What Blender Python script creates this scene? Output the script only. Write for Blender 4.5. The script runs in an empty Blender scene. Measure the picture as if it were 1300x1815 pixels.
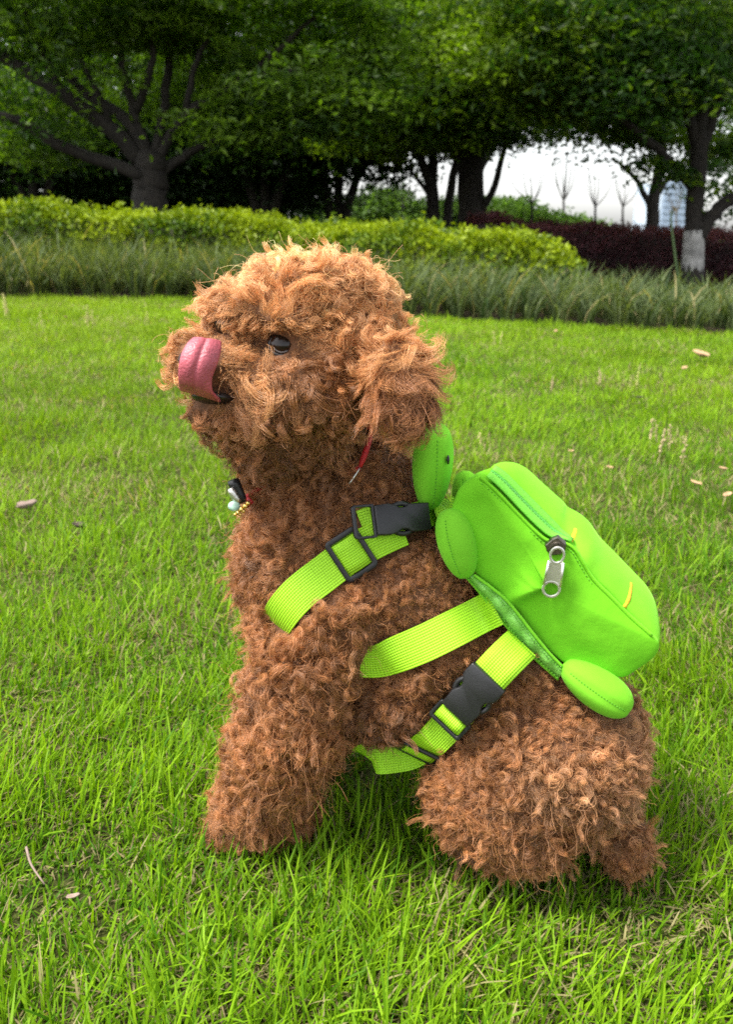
import bpy, math, random
import numpy as np
from mathutils import Vector, Matrix
from mathutils.bvhtree import BVHTree

random.seed(7)
rng = np.random.default_rng(11)
SC = bpy.context.scene
COL = SC.collection

# ------------------------------------------------------------------ camera
CAM_H, FPX, PITCH, ROLL = 0.46, 1500.0, math.radians(18.7), math.radians(1.2)
CAM = np.array([0.0, 0.0, CAM_H])
_R = np.array([1.0, 0, 0]); _U = np.array([0, math.sin(PITCH), math.cos(PITCH)]); FW = np.array([0, math.cos(PITCH), -math.sin(PITCH)])
RT = math.cos(ROLL) * _R + math.sin(ROLL) * _U
UP = math.cos(ROLL) * _U - math.sin(ROLL) * _R
cd = bpy.data.cameras.new('camera'); cam = bpy.data.objects.new('camera', cd); COL.objects.link(cam)
M = Matrix(((RT[0], UP[0], -FW[0], CAM[0]), (RT[1], UP[1], -FW[1], CAM[1]), (RT[2], UP[2], -FW[2], CAM[2]), (0, 0, 0, 1)))
cam.matrix_world = M
cd.sensor_fit = 'VERTICAL'; cd.sensor_height = 24.0; cd.lens = FPX / 1815 * 24.0
cd.clip_start = 0.02; cd.clip_end = 2000
cd.dof.use_dof = True; cd.dof.focus_distance = 0.56; cd.dof.aperture_fstop = 8.4
SC.camera = cam

# ------------------------------------------------------------------ world, sun, exposure
SUN_EL, SUN_AZ = math.radians(62), math.radians(-105)      # azimuth from +Y towards +X
w = bpy.data.worlds.new('World'); SC.world = w; w.use_nodes = True
nt = w.node_tree; nt.nodes.clear()
sky = nt.nodes.new('ShaderNodeTexSky'); sky.sky_type = 'NISHITA'; sky.sun_disc = False
sky.sun_elevation = SUN_EL; sky.sun_rotation = SUN_AZ; sky.dust_density = 2.0; sky.air_density = 1.0; sky.ozone_density = 1.0
hs = nt.nodes.new('ShaderNodeHueSaturation'); hs.inputs['Saturation'].default_value = 0.22
bg = nt.nodes.new('ShaderNodeBackground'); bg.inputs['Strength'].default_value = 0.08
wo = nt.nodes.new('ShaderNodeOutputWorld')
nt.links.new(sky.outputs[0], hs.inputs['Color']); nt.links.new(hs.outputs[0], bg.inputs[0]); nt.links.new(bg.outputs[0], wo.inputs[0])
sd = bpy.data.lights.new('sun', 'SUN'); sun = bpy.data.objects.new('sun', sd); COL.objects.link(sun)
sd.energy = 1.5; sd.angle = math.radians(11); sd.color = (1.0, 0.95, 0.86)
sdir = Vector((math.cos(SUN_EL) * math.sin(SUN_AZ), math.cos(SUN_EL) * math.cos(SUN_AZ), math.sin(SUN_EL)))
sun.rotation_euler = sdir.to_track_quat('Z', 'Y').to_euler(); sun.location = (-2, 3, 8)
SC.view_settings.view_transform = 'Standard'; SC.view_settings.look = 'None'
SC.view_settings.gamma = 1; SC.view_settings.use_curve_mapping = False
SC.view_settings.exposure = 2.3
SC.render.engine = 'CYCLES'
cy = SC.cycles
cy.max_bounces = 8; cy.diffuse_bounces = 4; cy.glossy_bounces = 3; cy.transmission_bounces = 6; cy.transparent_max_bounces = 8
cy.use_denoising = False; cy.sample_clamp_indirect = 2.0; cy.pixel_filter_type = 'BLACKMAN_HARRIS'; cy.filter_width = 1.7
cy.caustics_reflective = False; cy.caustics_refractive = False

# ------------------------------------------------------------------ helpers
def ray(u, v):
    d = RT * ((u - 650) / FPX) + UP * (-(v - 907.5) / FPX) + FW
    return d / np.linalg.norm(d)
def at_y(u, v, Y):
    d = ray(u, v); return CAM + d * (Y / d[1])
def on_plane(u, v, p0, n):
    d = ray(u, v); return CAM + d * (np.dot(np.asarray(p0) - CAM, n) / np.dot(d, n))
def depth(p): return float(np.dot(np.asarray(p) - CAM, FW))
def pix(P):
    P = np.asarray(P) - CAM
    z = P @ FW
    return 650 + FPX * (P @ RT) / z, 907.5 - FPX * (P @ UP) / z
def sstep(a, b, x):
    t = np.clip((np.asarray(x, float) - a) / (b - a), 0, 1); return t * t * (3 - 2 * t)
def gz(x, y):
    return -0.03 * np.clip(x, -5, 5) * sstep(4.6, 7, y) + 0.006 * np.sin(1.9 * x + .7) * np.sin(1.3 * y + .4) * sstep(1, 3, y)
def on_ground(u, v, n=6):
    d = ray(u, v); z = 0.0
    for _ in range(n):
        p = CAM + d * ((z - CAM_H) / d[2]); z = float(gz(p[0], p[1]))
    return p
def nrm(a): 
    a = np.asarray(a, float); return a / (np.linalg.norm(a, axis=-1, keepdims=True) + 1e-12)
_nk = [(rng.normal(size=3), rng.uniform(0, 6.28)) for _ in range(24)]
def noise(P, scale):
    P = np.atleast_2d(P); s = 0
    for k, ph in _nk: s = s + np.sin(P[:, :3] @ (k * scale) + ph)
    return s / math.sqrt(12)
def crom(P, n):
    P = np.asarray(P, float); Q = np.vstack([2 * P[0] - P[1], P, 2 * P[-1] - P[-2]])
    seg = np.linalg.norm(np.diff(P, axis=0), axis=1); cum = np.concatenate([[0], np.cumsum(seg)])
    out = []
    for s in np.linspace(0, cum[-1], n):
        i = min(max(np.searchsorted(cum, s, 'right') - 1, 0), len(P) - 2)
        t = (s - cum[i]) / max(seg[i], 1e-9)
        a, b, c, d = Q[i], Q[i + 1], Q[i + 2], Q[i + 3]
        out.append(.5 * (2 * b + (c - a) * t + (2 * a - 5 * b + 4 * c - d) * t * t + (3 * b - a - 3 * c + d) * t ** 3))
    return np.array(out)

def tag(o, label=None, cat=None, group=None, kind=None):
    if label: o['label'] = label
    if cat: o['category'] = cat
    if group: o['group'] = group
    if kind: o['kind'] = kind
    return o
def empty(name, loc=(0, 0, 0)):
    o = bpy.data.objects.new(name, None); COL.objects.link(o); o.location = loc; o.empty_display_size = .1
    return o
def parent(o, p):
    if p is not None:
        o.parent = p
        if p.type == 'EMPTY' or True:
            o.matrix_parent_inverse = Matrix.Translation(p.location).inverted()
    return o
def mesh_obj(name, V, F, mat, par=None, smooth=True, tint=None, uv=None):
    me = bpy.data.meshes.new(name)
    me.from_pydata([tuple(map(float, v)) for v in V], [], [tuple(int(i) for i in f) for f in F])
    if mat: me.materials.append(mat)
    if smooth: me.polygons.foreach_set('use_smooth', np.ones(len(me.polygons), bool))
    if tint is not None: set_tint(me, tint)
    if uv is not None:
        ul = me.uv_layers.new(name='UVMap'); li = np.zeros(len(me.loops), int); me.loops.foreach_get('vertex_index', li)
        ul.data.foreach_set('uv', np.asarray(uv, np.float32)[li].ravel())
    me.validate(); me.update()
    o = bpy.data.objects.new(name, me); COL.objects.link(o)
    return parent(o, par)
def set_tint(me, tint):
    a = me.attributes.new('tint', 'FLOAT_COLOR', 'POINT')
    t = np.asarray(tint, np.float32)
    if t.shape[1] == 3: t = np.hstack([t, np.ones((len(t), 1), np.float32)])
    a.data.foreach_set('color', t.ravel())
def fast_mesh(name, V, tri, mat, par=None, tint=None, smooth=True):
    """V (n,3), tri (m,3) numpy -> object"""
    me = bpy.data.meshes.new(name); V = np.asarray(V, np.float32); tri = np.asarray(tri, np.int32)
    me.vertices.add(len(V)); me.vertices.foreach_set('co', V.ravel())
    me.loops.add(tri.size); me.loops.foreach_set('vertex_index', tri.ravel())
    me.polygons.add(len(tri)); me.polygons.foreach_set('loop_start', np.arange(0, tri.size, 3, dtype=np.int32))
    me.polygons.foreach_set('use_smooth', np.full(len(tri), smooth))
    if mat: me.materials.append(mat)
    me.update(calc_edges=True)
    if tint is not None: set_tint(me, tint)
    o = bpy.data.objects.new(name, me); COL.objects.link(o)
    return parent(o, par)

class MB:
    def __init__(s): s.V = []; s.F = []
    def add(s, V, F):
        b = len(s.V); s.V += [np.asarray(v, float) for v in V]; s.F += [[i + b for i in f] for f in F]; return s
    def tube(s, P, r, seg=8, cap=True):
        P = np.asarray(P, float); r = np.broadcast_to(np.asarray(r, float), (len(P),))
        T = nrm(np.gradient(P, axis=0)); ref = np.array([0, 0, 1.0]) if abs(T[0][2]) < .9 else np.array([1.0, 0, 0])
        V = []; a = nrm(np.cross(T[0], ref))
        for i in range(len(P)):
            a = nrm(a - T[i] * np.dot(a, T[i])); b = np.cross(T[i], a)
            for k in range(seg):
                q = 2 * math.pi * k / seg; V.append(P[i] + r[i] * (math.cos(q) * a + math.sin(q) * b))
        F = [[i * seg + k, i * seg + (k + 1) % seg, (i + 1) * seg + (k + 1) % seg, (i + 1) * seg + k] for i in range(len(P) - 1) for k in range(seg)]
        if cap: F += [list(range(seg))[::-1], [(len(P) - 1) * seg + k for k in range(seg)]]
        return s.add(V, F)
    def ellipsoid(s, c, A, nu=20, nv=12):
        """A rows: three semi-axis vectors"""
        A = np.asarray(A); V = []; F = []
        for j in range(1, nv):
            th = math.pi * j / nv
            for i in range(nu):
                ph = 2 * math.pi * i / nu
                V.append(c + math.sin(th) * math.cos(ph) * A[0] + math.sin(th) * math.sin(ph) * A[1] + math.cos(th) * A[2])
        V.append(c + A[2]); V.append(c - A[2]); t = (nv - 1) * nu
        for j in range(nv - 2):
            for i in range(nu): F.append([j * nu + i, (j + 1) * nu + i, (j + 1) * nu + (i + 1) % nu, j * nu + (i + 1) % nu])
        for i in range(nu):
            F.append([t, i, (i + 1) % nu]); F.append([t + 1, (nv - 2) * nu + (i + 1) % nu, (nv - 2) * nu + i])
        return s.add(V, F)
    def box(s, c, X, Y, Z):
        c, X, Y, Z = map(lambda a: np.asarray(a, float), (c, X, Y, Z))
        V = [c + i * X + j * Y + k * Z for i in (-1, 1) for j in (-1, 1) for k in (-1, 1)]
        F = [[0, 1, 3, 2], [4, 6, 7, 5], [0, 4, 5, 1], [2, 3, 7, 6], [0, 2, 6, 4], [1, 5, 7, 3]]
        if np.dot(np.cross(X, Y), Z) < 0: F = [f[::-1] for f in F]
        return s.add(V, F)
    def prism(s, outline, n, hole=None):
        """outline (k,3) ring extruded by +-n ; optional hole ring with the same count -> frame"""
        O = np.asarray(outline, float); n = np.asarray(n, float); k = len(O)
        if hole is None:
            V = list(O - n) + list(O + n)
            F = [list(range(k))[::-1], [k + i for i in range(k)]] + [[i, (i + 1) % k, k + (i + 1) % k, k + i] for i in range(k)]
        else:
            H = np.asarray(hole, float); V = list(O - n) + list(O + n) + list(H - n) + list(H + n); F = []
            for i in range(k):
                j = (i + 1) % k
                F += [[i, j, k + j, k + i], [2 * k + j, 2 * k + i, 3 * k + i, 3 * k + j], [k + i, k + j, 3 * k + j, 3 * k + i], [j, i, 2 * k + i, 2 * k + j]]
        return s.add(V, F)
    def build(s, name, mat, par=None, smooth=True, bevel=0, sub=0, uv=None, auto=None):
        o = mesh_obj(name, s.V, s.F, mat, par, smooth, uv=uv)
        if bevel:
            m = o.modifiers.new('bevel', 'BEVEL'); m.width = bevel; m.segments = 2; m.limit_method = 'ANGLE'; m.angle_limit = math.radians(40)
        if sub:
            m = o.modifiers.new('sub', 'SUBSURF'); m.levels = sub; m.render_levels = sub
        return o

# ------------------------------------------------------------------ materials
def new_mat(name):
    m = bpy.data.materials.new(name); m.use_nodes = True; m.node_tree.nodes.clear(); return m, m.node_tree
def N(t, k, **kw):
    n = t.nodes.new(k)
    for a, b in kw.items(): setattr(n, a, b)
    return n
def ramp(t, stops):
    r = N(t, 'ShaderNodeValToRGB'); e = r.color_ramp.elements
    e[0].position, e[0].color = stops[0][0], (*stops[0][1], 1); e[1].position, e[1].color = stops[-1][0], (*stops[-1][1], 1)
    for p, c in stops[1:-1]:
        x = e.new(p); x.color = (*c, 1)
    return r
def simple(name, col, rough=.6, metal=0, var=.15, scale=40, bump=0, bscale=200, sheen=0, spec=.5, coat=0):
    m, t = new_mat(name); o = N(t, 'ShaderNodeOutputMaterial'); p = N(t, 'ShaderNodeBsdfPrincipled')
    tc = N(t, 'ShaderNodeTexCoord'); nz = N(t, 'ShaderNodeTexNoise'); nz.inputs['Scale'].default_value = scale; nz.inputs['Detail'].default_value = 5
    t.links.new(tc.outputs['Object'], nz.inputs['Vector'])
    c = np.array(col); r = ramp(t, [(.3, tuple(c * (1 - var))), (.7, tuple(np.minimum(c * (1 + var), 1)))])
    t.links.new(nz.outputs['Fac'], r.inputs[0]); t.links.new(r.outputs[0], p.inputs['Base Color'])
    p.inputs['Roughness'].default_value = rough; p.inputs['Metallic'].default_value = metal
    p.inputs['Specular IOR Level'].default_value = spec; p.inputs['Coat Weight'].default_value = coat
    if sheen:
        p.inputs['Sheen Weight'].default_value = sheen; p.inputs['Sheen Roughness'].default_value = .4; p.inputs['Sheen Tint'].default_value = (*np.minimum(c * 1.6 + .1, 1), 1)
    if bump:
        n2 = N(t, 'ShaderNodeTexNoise'); n2.inputs['Scale'].default_value = bscale; n2.inputs['Detail'].default_value = 4
        t.links.new(tc.outputs['Object'], n2.inputs['Vector'])
        b = N(t, 'ShaderNodeBump'); b.inputs['Strength'].default_value = bump; b.inputs['Distance'].default_value = .002
        t.links.new(n2.outputs['Fac'], b.inputs['Height']); t.links.new(b.outputs[0], p.inputs['Normal'])
    t.links.new(p.outputs[0], o.inputs[0]); return m
def leafy(name, rough=.5, trans=.4, tmul=(1.3, 1.5, .7), spec=.4):
    m, t = new_mat(name); o = N(t, 'ShaderNodeOutputMaterial'); p = N(t, 'ShaderNodeBsdfPrincipled')
    a = N(t, 'ShaderNodeAttribute', attribute_name='tint'); tr = N(t, 'ShaderNodeBsdfTranslucent'); mx = N(t, 'ShaderNodeMixShader')
    vm = N(t, 'ShaderNodeVectorMath', operation='MULTIPLY'); vm.inputs[1].default_value = tmul
    t.links.new(a.outputs['Color'], p.inputs['Base Color']); t.links.new(a.outputs['Color'], vm.inputs[0]); t.links.new(vm.outputs[0], tr.inputs['Color'])
    p.inputs['Roughness'].default_value = rough; p.inputs['Specular IOR Level'].default_value = spec
    mx.inputs[0].default_value = trans
    t.links.new(p.outputs[0], mx.inputs[1]); t.links.new(tr.outputs[0], mx.inputs[2]); t.links.new(mx.outputs[0], o.inputs[0]); return m
def fur_mat(name):
    m, t = new_mat(name); o = N(t, 'ShaderNodeOutputMaterial'); a = N(t, 'ShaderNodeAttribute', attribute_name='tint')
    p = N(t, 'ShaderNodeBsdfPrincipled'); p.inputs['Roughness'].default_value = .36; p.inputs['Specular IOR Level'].default_value = .55
    tr = N(t, 'ShaderNodeBsdfTranslucent'); mx = N(t, 'ShaderNodeMixShader'); mx.inputs[0].default_value = .10
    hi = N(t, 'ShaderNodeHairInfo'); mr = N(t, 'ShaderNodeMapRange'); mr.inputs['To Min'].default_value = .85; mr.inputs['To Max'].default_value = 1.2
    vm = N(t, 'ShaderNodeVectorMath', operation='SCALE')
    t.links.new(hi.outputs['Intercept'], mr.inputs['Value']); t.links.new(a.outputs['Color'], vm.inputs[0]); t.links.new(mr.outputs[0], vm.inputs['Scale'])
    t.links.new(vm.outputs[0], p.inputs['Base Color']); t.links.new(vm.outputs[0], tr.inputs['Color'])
    t.links.new(p.outputs[0], mx.inputs[1]); t.links.new(tr.outputs[0], mx.inputs[2]); t.links.new(mx.outputs[0], o.inputs[0]); return m
def web_mat(name, col, dark):
    m, t = new_mat(name); o = N(t, 'ShaderNodeOutputMaterial'); p = N(t, 'ShaderNodeBsdfPrincipled')
    uv = N(t, 'ShaderNodeUVMap', uv_map='UVMap'); sp = N(t, 'ShaderNodeSeparateXYZ'); t.links.new(uv.outputs[0], sp.inputs[0])
    def wave(out, pitch, ph=0):
        a = N(t, 'ShaderNodeMath', operation='MULTIPLY'); a.inputs[1].default_value = math.pi / pitch; t.links.new(out, a.inputs[0])
        b = N(t, 'ShaderNodeMath', operation='SINE'); t.links.new(a.outputs[0], b.inputs[0])
        c = N(t, 'ShaderNodeMath', operation='ABSOLUTE'); t.links.new(b.outputs[0], c.inputs[0]); return c.outputs[0]
    r1 = wave(sp.outputs['X'], .0018); r2 = wave(sp.outputs['Y'], .0017)
    mm = N(t, 'ShaderNodeMath', operation='MULTIPLY_ADD'); mm.inputs[1].default_value = .45; t.links.new(r2, mm.inputs[0])
    half = N(t, 'ShaderNodeMath', operation='MULTIPLY'); half.inputs[1].default_value = .6; t.links.new(r1, half.inputs[0]); t.links.new(half.outputs[0], mm.inputs[2])
    cr = ramp(t, [(.12, dark), (.5, col), (1, tuple(np.minimum(np.array(col) * 1.12, 1)))]); t.links.new(mm.outputs[0], cr.inputs[0])
    t.links.new(cr.outputs[0], p.inputs['Base Color']); p.inputs['Roughness'].default_value = .62
    b = N(t, 'ShaderNodeBump'); b.inputs['Strength'].default_value = .8; b.inputs['Distance'].default_value = .0006
    t.links.new(mm.outputs[0], b.inputs['Height']); t.links.new(b.outputs[0], p.inputs['Normal'])
    t.links.new(p.outputs[0], o.inputs[0]); return m
def ground_mat(name, a, b, c):
    m, t = new_mat(name); o = N(t, 'ShaderNodeOutputMaterial'); p = N(t, 'ShaderNodeBsdfPrincipled'); tc = N(t, 'ShaderNodeTexCoord')
    n1 = N(t, 'ShaderNodeTexNoise'); n1.inputs['Scale'].default_value = 3; n1.inputs['Detail'].default_value = 8
    n2 = N(t, 'ShaderNodeTexNoise'); n2.inputs['Scale'].default_value = 160; n2.inputs['Detail'].default_value = 4
    mx = N(t, 'ShaderNodeMath', operation='ADD'); h = N(t, 'ShaderNodeMath', operation='MULTIPLY'); h.inputs[1].default_value = .5
    for n in (n1, n2): t.links.new(tc.outputs['Object'], n.inputs['Vector'])
    t.links.new(n1.outputs['Fac'], mx.inputs[0]); t.links.new(n2.outputs['Fac'], mx.inputs[1]); t.links.new(mx.outputs[0], h.inputs[0])
    r = ramp(t, [(.35, a), (.5, b), (.65, c)]); t.links.new(h.outputs[0], r.inputs[0]); t.links.new(r.outputs[0], p.inputs['Base Color'])
    p.inputs['Roughness'].default_value = .95; p.inputs['Specular IOR Level'].default_value = .1
    bp = N(t, 'ShaderNodeBump'); bp.inputs['Strength'].default_value = .6; bp.inputs['Distance'].default_value = .01
    t.links.new(n2.outputs['Fac'], bp.inputs['Height']); t.links.new(bp.outputs[0], p.inputs['Normal'])
    t.links.new(p.outputs[0], o.inputs[0]); return m

MAT = dict(
    lawn=ground_mat('lawn soil and thatch', (.022, .024, .009), (.05, .058, .014), (.10, .095, .035)),
    soil=ground_mat('bed soil', (.018, .014, .009), (.03, .024, .014), (.05, .04, .025)),
    grass=leafy('grass blade', .5, .40, (1.3, 1.3, .4), .12),
    leaf=leafy('tree leaf', .45, .50, (1.3, 1.5, .4), .3),
    hedge=leafy('hedge leaf', .45, .32, (1.3, 1.3, .4), .2),
    bark=simple('bark', (.020, .016, .012), .9, var=.45, scale=18, bump=1, bscale=30),
    bark_pale=simple('pale bark', (.20, .19, .18), .9, var=.3, scale=10, bump=.6, bscale=20),
    lime=simple('whitewash', (.33, .32, .30), .9, var=.4, scale=14, bump=.6, bscale=30),
    core=simple('hedge twigs', (.03, .035, .012), .9, var=.5, scale=20),
    corered=simple('dark twigs', (.022, .012, .011), .9, var=.5, scale=20),
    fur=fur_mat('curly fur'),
    skin=simple('under coat', (.14, .060, .025), .9, var=.4, scale=120, bump=.5, bscale=400),
    plush=simple('lime plush', (.155, .50, .020), .97, var=.14, scale=22, bump=.5, bscale=55, sheen=.3, spec=.03),
    plush2=simple('lime plush pile', (.175, .51, .028), .97, var=.12, scale=26, bump=.4, bscale=60, sheen=.35, spec=.03),
    seam=simple('seam thread', (.10, .36, .016), .8, var=.2, scale=200),
    tape=simple('zipper tape', (.14, .52, .03), .7, var=.1, scale=300, bump=.3, bscale=1500),
    teeth=simple('zipper teeth', (.08, .40, .035), .35, var=.1, scale=100),
    binding=simple('satin binding', (.20, .52, .08), .4, var=.25, scale=240, bump=.4, bscale=600),
    web=web_mat('lime webbing', (.30, .62, .008), (.10, .28, .006)),
    black=simple('black plastic', (.012, .012, .013), .38, var=.2, scale=60, bump=.08, bscale=900),
    steel=simple('worn steel', (.74, .72, .69), .42, 1, var=.12, scale=120, bump=.05, bscale=800),
    gunmetal=simple('dark metal', (.16, .14, .12), .35, 1, var=.2, scale=120),
    yellow=simple('yellow thread', (.72, .48, .01), .6, var=.15, scale=500, bump=.6, bscale=1600),
    tongue=simple('tongue', (.40, .080, .105), .42, var=.28, scale=70, bump=.4, bscale=600, spec=.5),
    mouth=simple('dark lip', (.012, .008, .008), .4, var=.2, scale=80),
    nose=simple('nose leather', (.014, .012, .012), .35, var=.3, scale=200, bump=.6, bscale=900),
    lid=simple('eyelid skin', (.018, .012, .010), .35, var=.2, scale=200),
    red=simple('red cord', (.46, .012, .014), .6, var=.2, scale=500, bump=.5, bscale=1200),
    gold=simple('gold charm', (.75, .52, .16), .3, 1, var=.15, scale=200),
    jade=simple('pale green enamel', (.35, .52, .42), .3, var=.3, scale=300),
    dryleaf=simple('dry leaf', (.38, .24, .13), .8, var=.35, scale=60),
    darkleaf=simple('dark dry leaf', (.05, .035, .025), .8, var=.35, scale=60),
    greyleaf=simple('grey brown leaf', (.22, .16, .13), .8, var=.35, scale=60),
    seedhead=simple('seed spikes', (.42, .40, .14), .8, var=.3, scale=90),
    seedbrown=simple('dry seed spikes', (.38, .30, .16), .8, var=.3, scale=90),
    tower=simple('hazed facade', (.42, .50, .60), .5, var=.05, scale=.1),  # distance haze put into both tower colours
    towerglass=simple('hazed glass', (.30, .38, .50), .25, var=.05, scale=.1),
)
def eye_mat():
    m, t = new_mat('dog eye'); o = N(t, 'ShaderNodeOutputMaterial'); p = N(t, 'ShaderNodeBsdfPrincipled')
    tc = N(t, 'ShaderNodeTexCoord'); n = N(t, 'ShaderNodeTexNoise'); n.inputs['Scale'].default_value = 90
    t.links.new(tc.outputs['Object'], n.inputs['Vector'])
    r = ramp(t, [(.3, (.006, .004, .003)), (.7, (.022, .011, .006))]); t.links.new(n.outputs['Fac'], r.inputs[0]); t.links.new(r.outputs[0], p.inputs['Base Color'])
    p.inputs['Roughness'].default_value = .09; p.inputs['Specular IOR Level'].default_value = .38
    t.links.new(p.outputs[0], o.inputs[0]); return m
MAT['eye'] = eye_mat()

# ------------------------------------------------------------------ ground
def sheet(name, xs, ys, mat, dz=0, keep=None):
    X, Y = np.meshgrid(xs, ys); Z = gz(X, Y) + dz
    V = np.stack([X, Y, Z], -1).reshape(-1, 3); nx = len(xs)
    F = []
    for j in range(len(ys) - 1):
        for i in range(nx - 1):
            F.append([j * nx + i, j * nx + i + 1, (j + 1) * nx + i + 1, (j + 1) * nx + i])
    o = mesh_obj(name, V, F, mat); o['kind'] = 'structure'; return o
gx = np.concatenate([[-600, -120, -40], np.linspace(-15, 15, 61), [40, 120, 600]])
gy = np.concatenate([[-120, -20, -4], np.linspace(-2, 14, 65), [18, 30, 80, 240, 900]])
sheet('ground', gx, gy, MAT['lawn'])

EDGE = np.array([on_ground(u, v)[:2] for u, v in [(-900, 522), (-400, 523), (0, 527), (340, 530), (560, 548), (730, 564), (1000, 578), (1300, 592), (1700, 612), (2400, 650)]])
def edge_y(x): return np.interp(x, EDGE[:, 0], EDGE[:, 1])
# planting bed: soil from the lawn edge back under hedges and trees
bx = np.linspace(-9, 11, 60); rows = []
for k, dy in enumerate([0.02, .3, .8, 1.5, 2.5, 4, 6, 9, 14, 22]):
    yy = edge_y(bx) + dy; rows.append(np.stack([bx, yy, gz(bx, yy) + (.012 if k else .004)], -1))
Vb = np.concatenate(rows); nb = len(bx)
mesh_obj('planting_bed', Vb, [[j * nb + i, j * nb + i + 1, (j + 1) * nb + i + 1, (j + 1) * nb + i] for j in range(9) for i in range(nb - 1)], MAT['soil'])['kind'] = 'structure'

# ------------------------------------------------------------------ blades and leaves in bulk
def blades(P, h, wd, yaw, bend, base, levels, lean=None):
    """arching blades; returns V, tri. levels: list of t in 0..1 (last is the tip)"""
    n = len(P); d = np.stack([np.cos(yaw), np.sin(yaw), np.zeros(n)], -1); s = np.stack([-np.sin(yaw), np.cos(yaw), np.zeros(n)], -1)
    zz = np.array([0, 0, 1.0])[None] * np.ones((n, 1))
    tw = rng.uniform(-.9, .9, n); s = nrm(s * np.cos(tw)[:, None] + d * np.sin(tw)[:, None])
    if lean is not None:
        cl, sl = np.cos(lean)[:, None], np.sin(lean)[:, None]; d, zz = d * cl - zz * sl, zz * cl + d * sl
    V = []
    for t in levels[:-1]:
        ang = bend * t
        c = P + d * (h * (1 - np.cos(ang)) / np.maximum(bend, .05))[:, None] + zz * (h * np.sin(ang) / np.maximum(bend, .05))[:, None]
        ww = (wd * (base + (1 - base) * min(1, t * 3)) * (1 - .55 * t ** 2))[:, None]
        V += [c - s * ww * .5, c + s * ww * .5]
    ang = bend
    V.append(P + d * (h * (1 - np.cos(ang)) / np.maximum(bend, .05))[:, None] + zz * (h * np.sin(ang) / np.maximum(bend, .05))[:, None])
    k = len(V); V = np.stack(V, 1).reshape(-1, 3); off = (np.arange(n) * k)[:, None, None]
    T = []
    for i in range(len(levels) - 2):
        a = 2 * i; T += [[a, a + 1, a + 3], [a, a + 3, a + 2]]
    T.append([k - 3, k - 2, k - 1])
    return V, (np.array(T)[None] + off).reshape(-1, 3), k
def leaf_cloud(C, L, Wd, nrm_bias, spread=1.0, along=None, tint=None):
    """kite leaves at C; length L, width Wd"""
    n = len(C); a = nrm(rng.normal(size=(n, 3)) * [1, 1, .7] + (0 if along is None else along)); nn = nrm(rng.normal(size=(n, 3)) * spread + nrm_bias)
    b = nrm(np.cross(nn, a)); nn = np.cross(a, b)
    L = np.broadcast_to(L, (n,))[:, None]; Wd = np.broadcast_to(Wd, (n,))[:, None]
    fold = rng.uniform(.05, .3, n)[:, None]
    V = np.stack([C - a * L * .5, C - a * L * .05 + b * Wd * .5 + nn * Wd * fold, C + a * L * .5 - nn * L * .12, C - a * L * .05 - b * Wd * .5 + nn * Wd * fold], 1).reshape(-1, 3)
    T = (np.array([[0, 2, 1], [0, 3, 2]])[None] + (np.arange(n) * 4)[:, None, None]).reshape(-1, 3)
    return V, T

# ------------------------------------------------------------------ trees
def px_curve(pts, r0, r1, n=14, wob=.0):
    P = crom(np.array([at_y(u, v, Y) for u, v, Y in pts]), n)
    P[1:-1] += rng.normal(size=(n - 2, 3)) * wob
    return P, np.linspace(r0, r1, n)
def crown_mesh(root, blobs, L, Wd, cols, per=70, sig=.22, mat='leaf', name='crown', gap=None):
    Cs = []
    for (u, v, Y, ru, rv, ry, nc) in blobs:
        c = at_y(u, v, Y); k = depth(c) / FPX
        q = nrm(rng.normal(size=(nc, 3))) * (rng.uniform(.15, 1, (nc, 1)) ** .5)
        cen = c + q[:, :1] * RT * ru * k + q[:, 1:2] * np.array([0, 0, 1.]) * rv * k + q[:, 2:] * np.array([0, 1., 0]) * ry
        nc = max(3, int(nc * .8)); cen = cen[:nc]; m = per
        rad = nrm(cen - c); off = rng.normal(size=(nc * m, 3)) * [sig, sig, sig * .26]
        off[:, 2] -= .10 * (off[:, :2] ** 2).sum(1) / sig
        p = np.repeat(cen, m, 0) + off
        Cs.append(np.hstack([p, np.repeat(rng.normal(size=(nc, 1)), m, 0)]))
    P = np.concatenate(Cs); n = len(P); P = P[P[:, 2] > gz(P[:, 0], P[:, 1]) + .05]
    if gap is not None:                                     # sprays with open gaps between them
        nz = noise(P[:, :3] * [1, 1, 1.7], 1.5) + .55 * noise(P[:, :3] * [1, 1, 1.8] + 7, 3.6); P = P[nz > gap]; P[:, 3] += .5 * noise(P[:, :3] + 3, 1.1)
    n = len(P)
    V, T = leaf_cloud(P[:, :3], rng.uniform(.7, 1.3, n) * L, rng.uniform(.7, 1.2, n) * Wd, np.array([0, 0, .8]), .8)
    f = np.clip(.42 + .36 * P[:, 3] + .2 * rng.normal(size=n), 0, 1.25)[:, None]
    t = np.array(cols[0]) * (1 - f) + np.array(cols[1]) * f
    o = fast_mesh(name, V, T, MAT[mat], root, np.repeat(t, 4, 0), smooth=False); o['kind'] = 'stuff'
    return o
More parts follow.
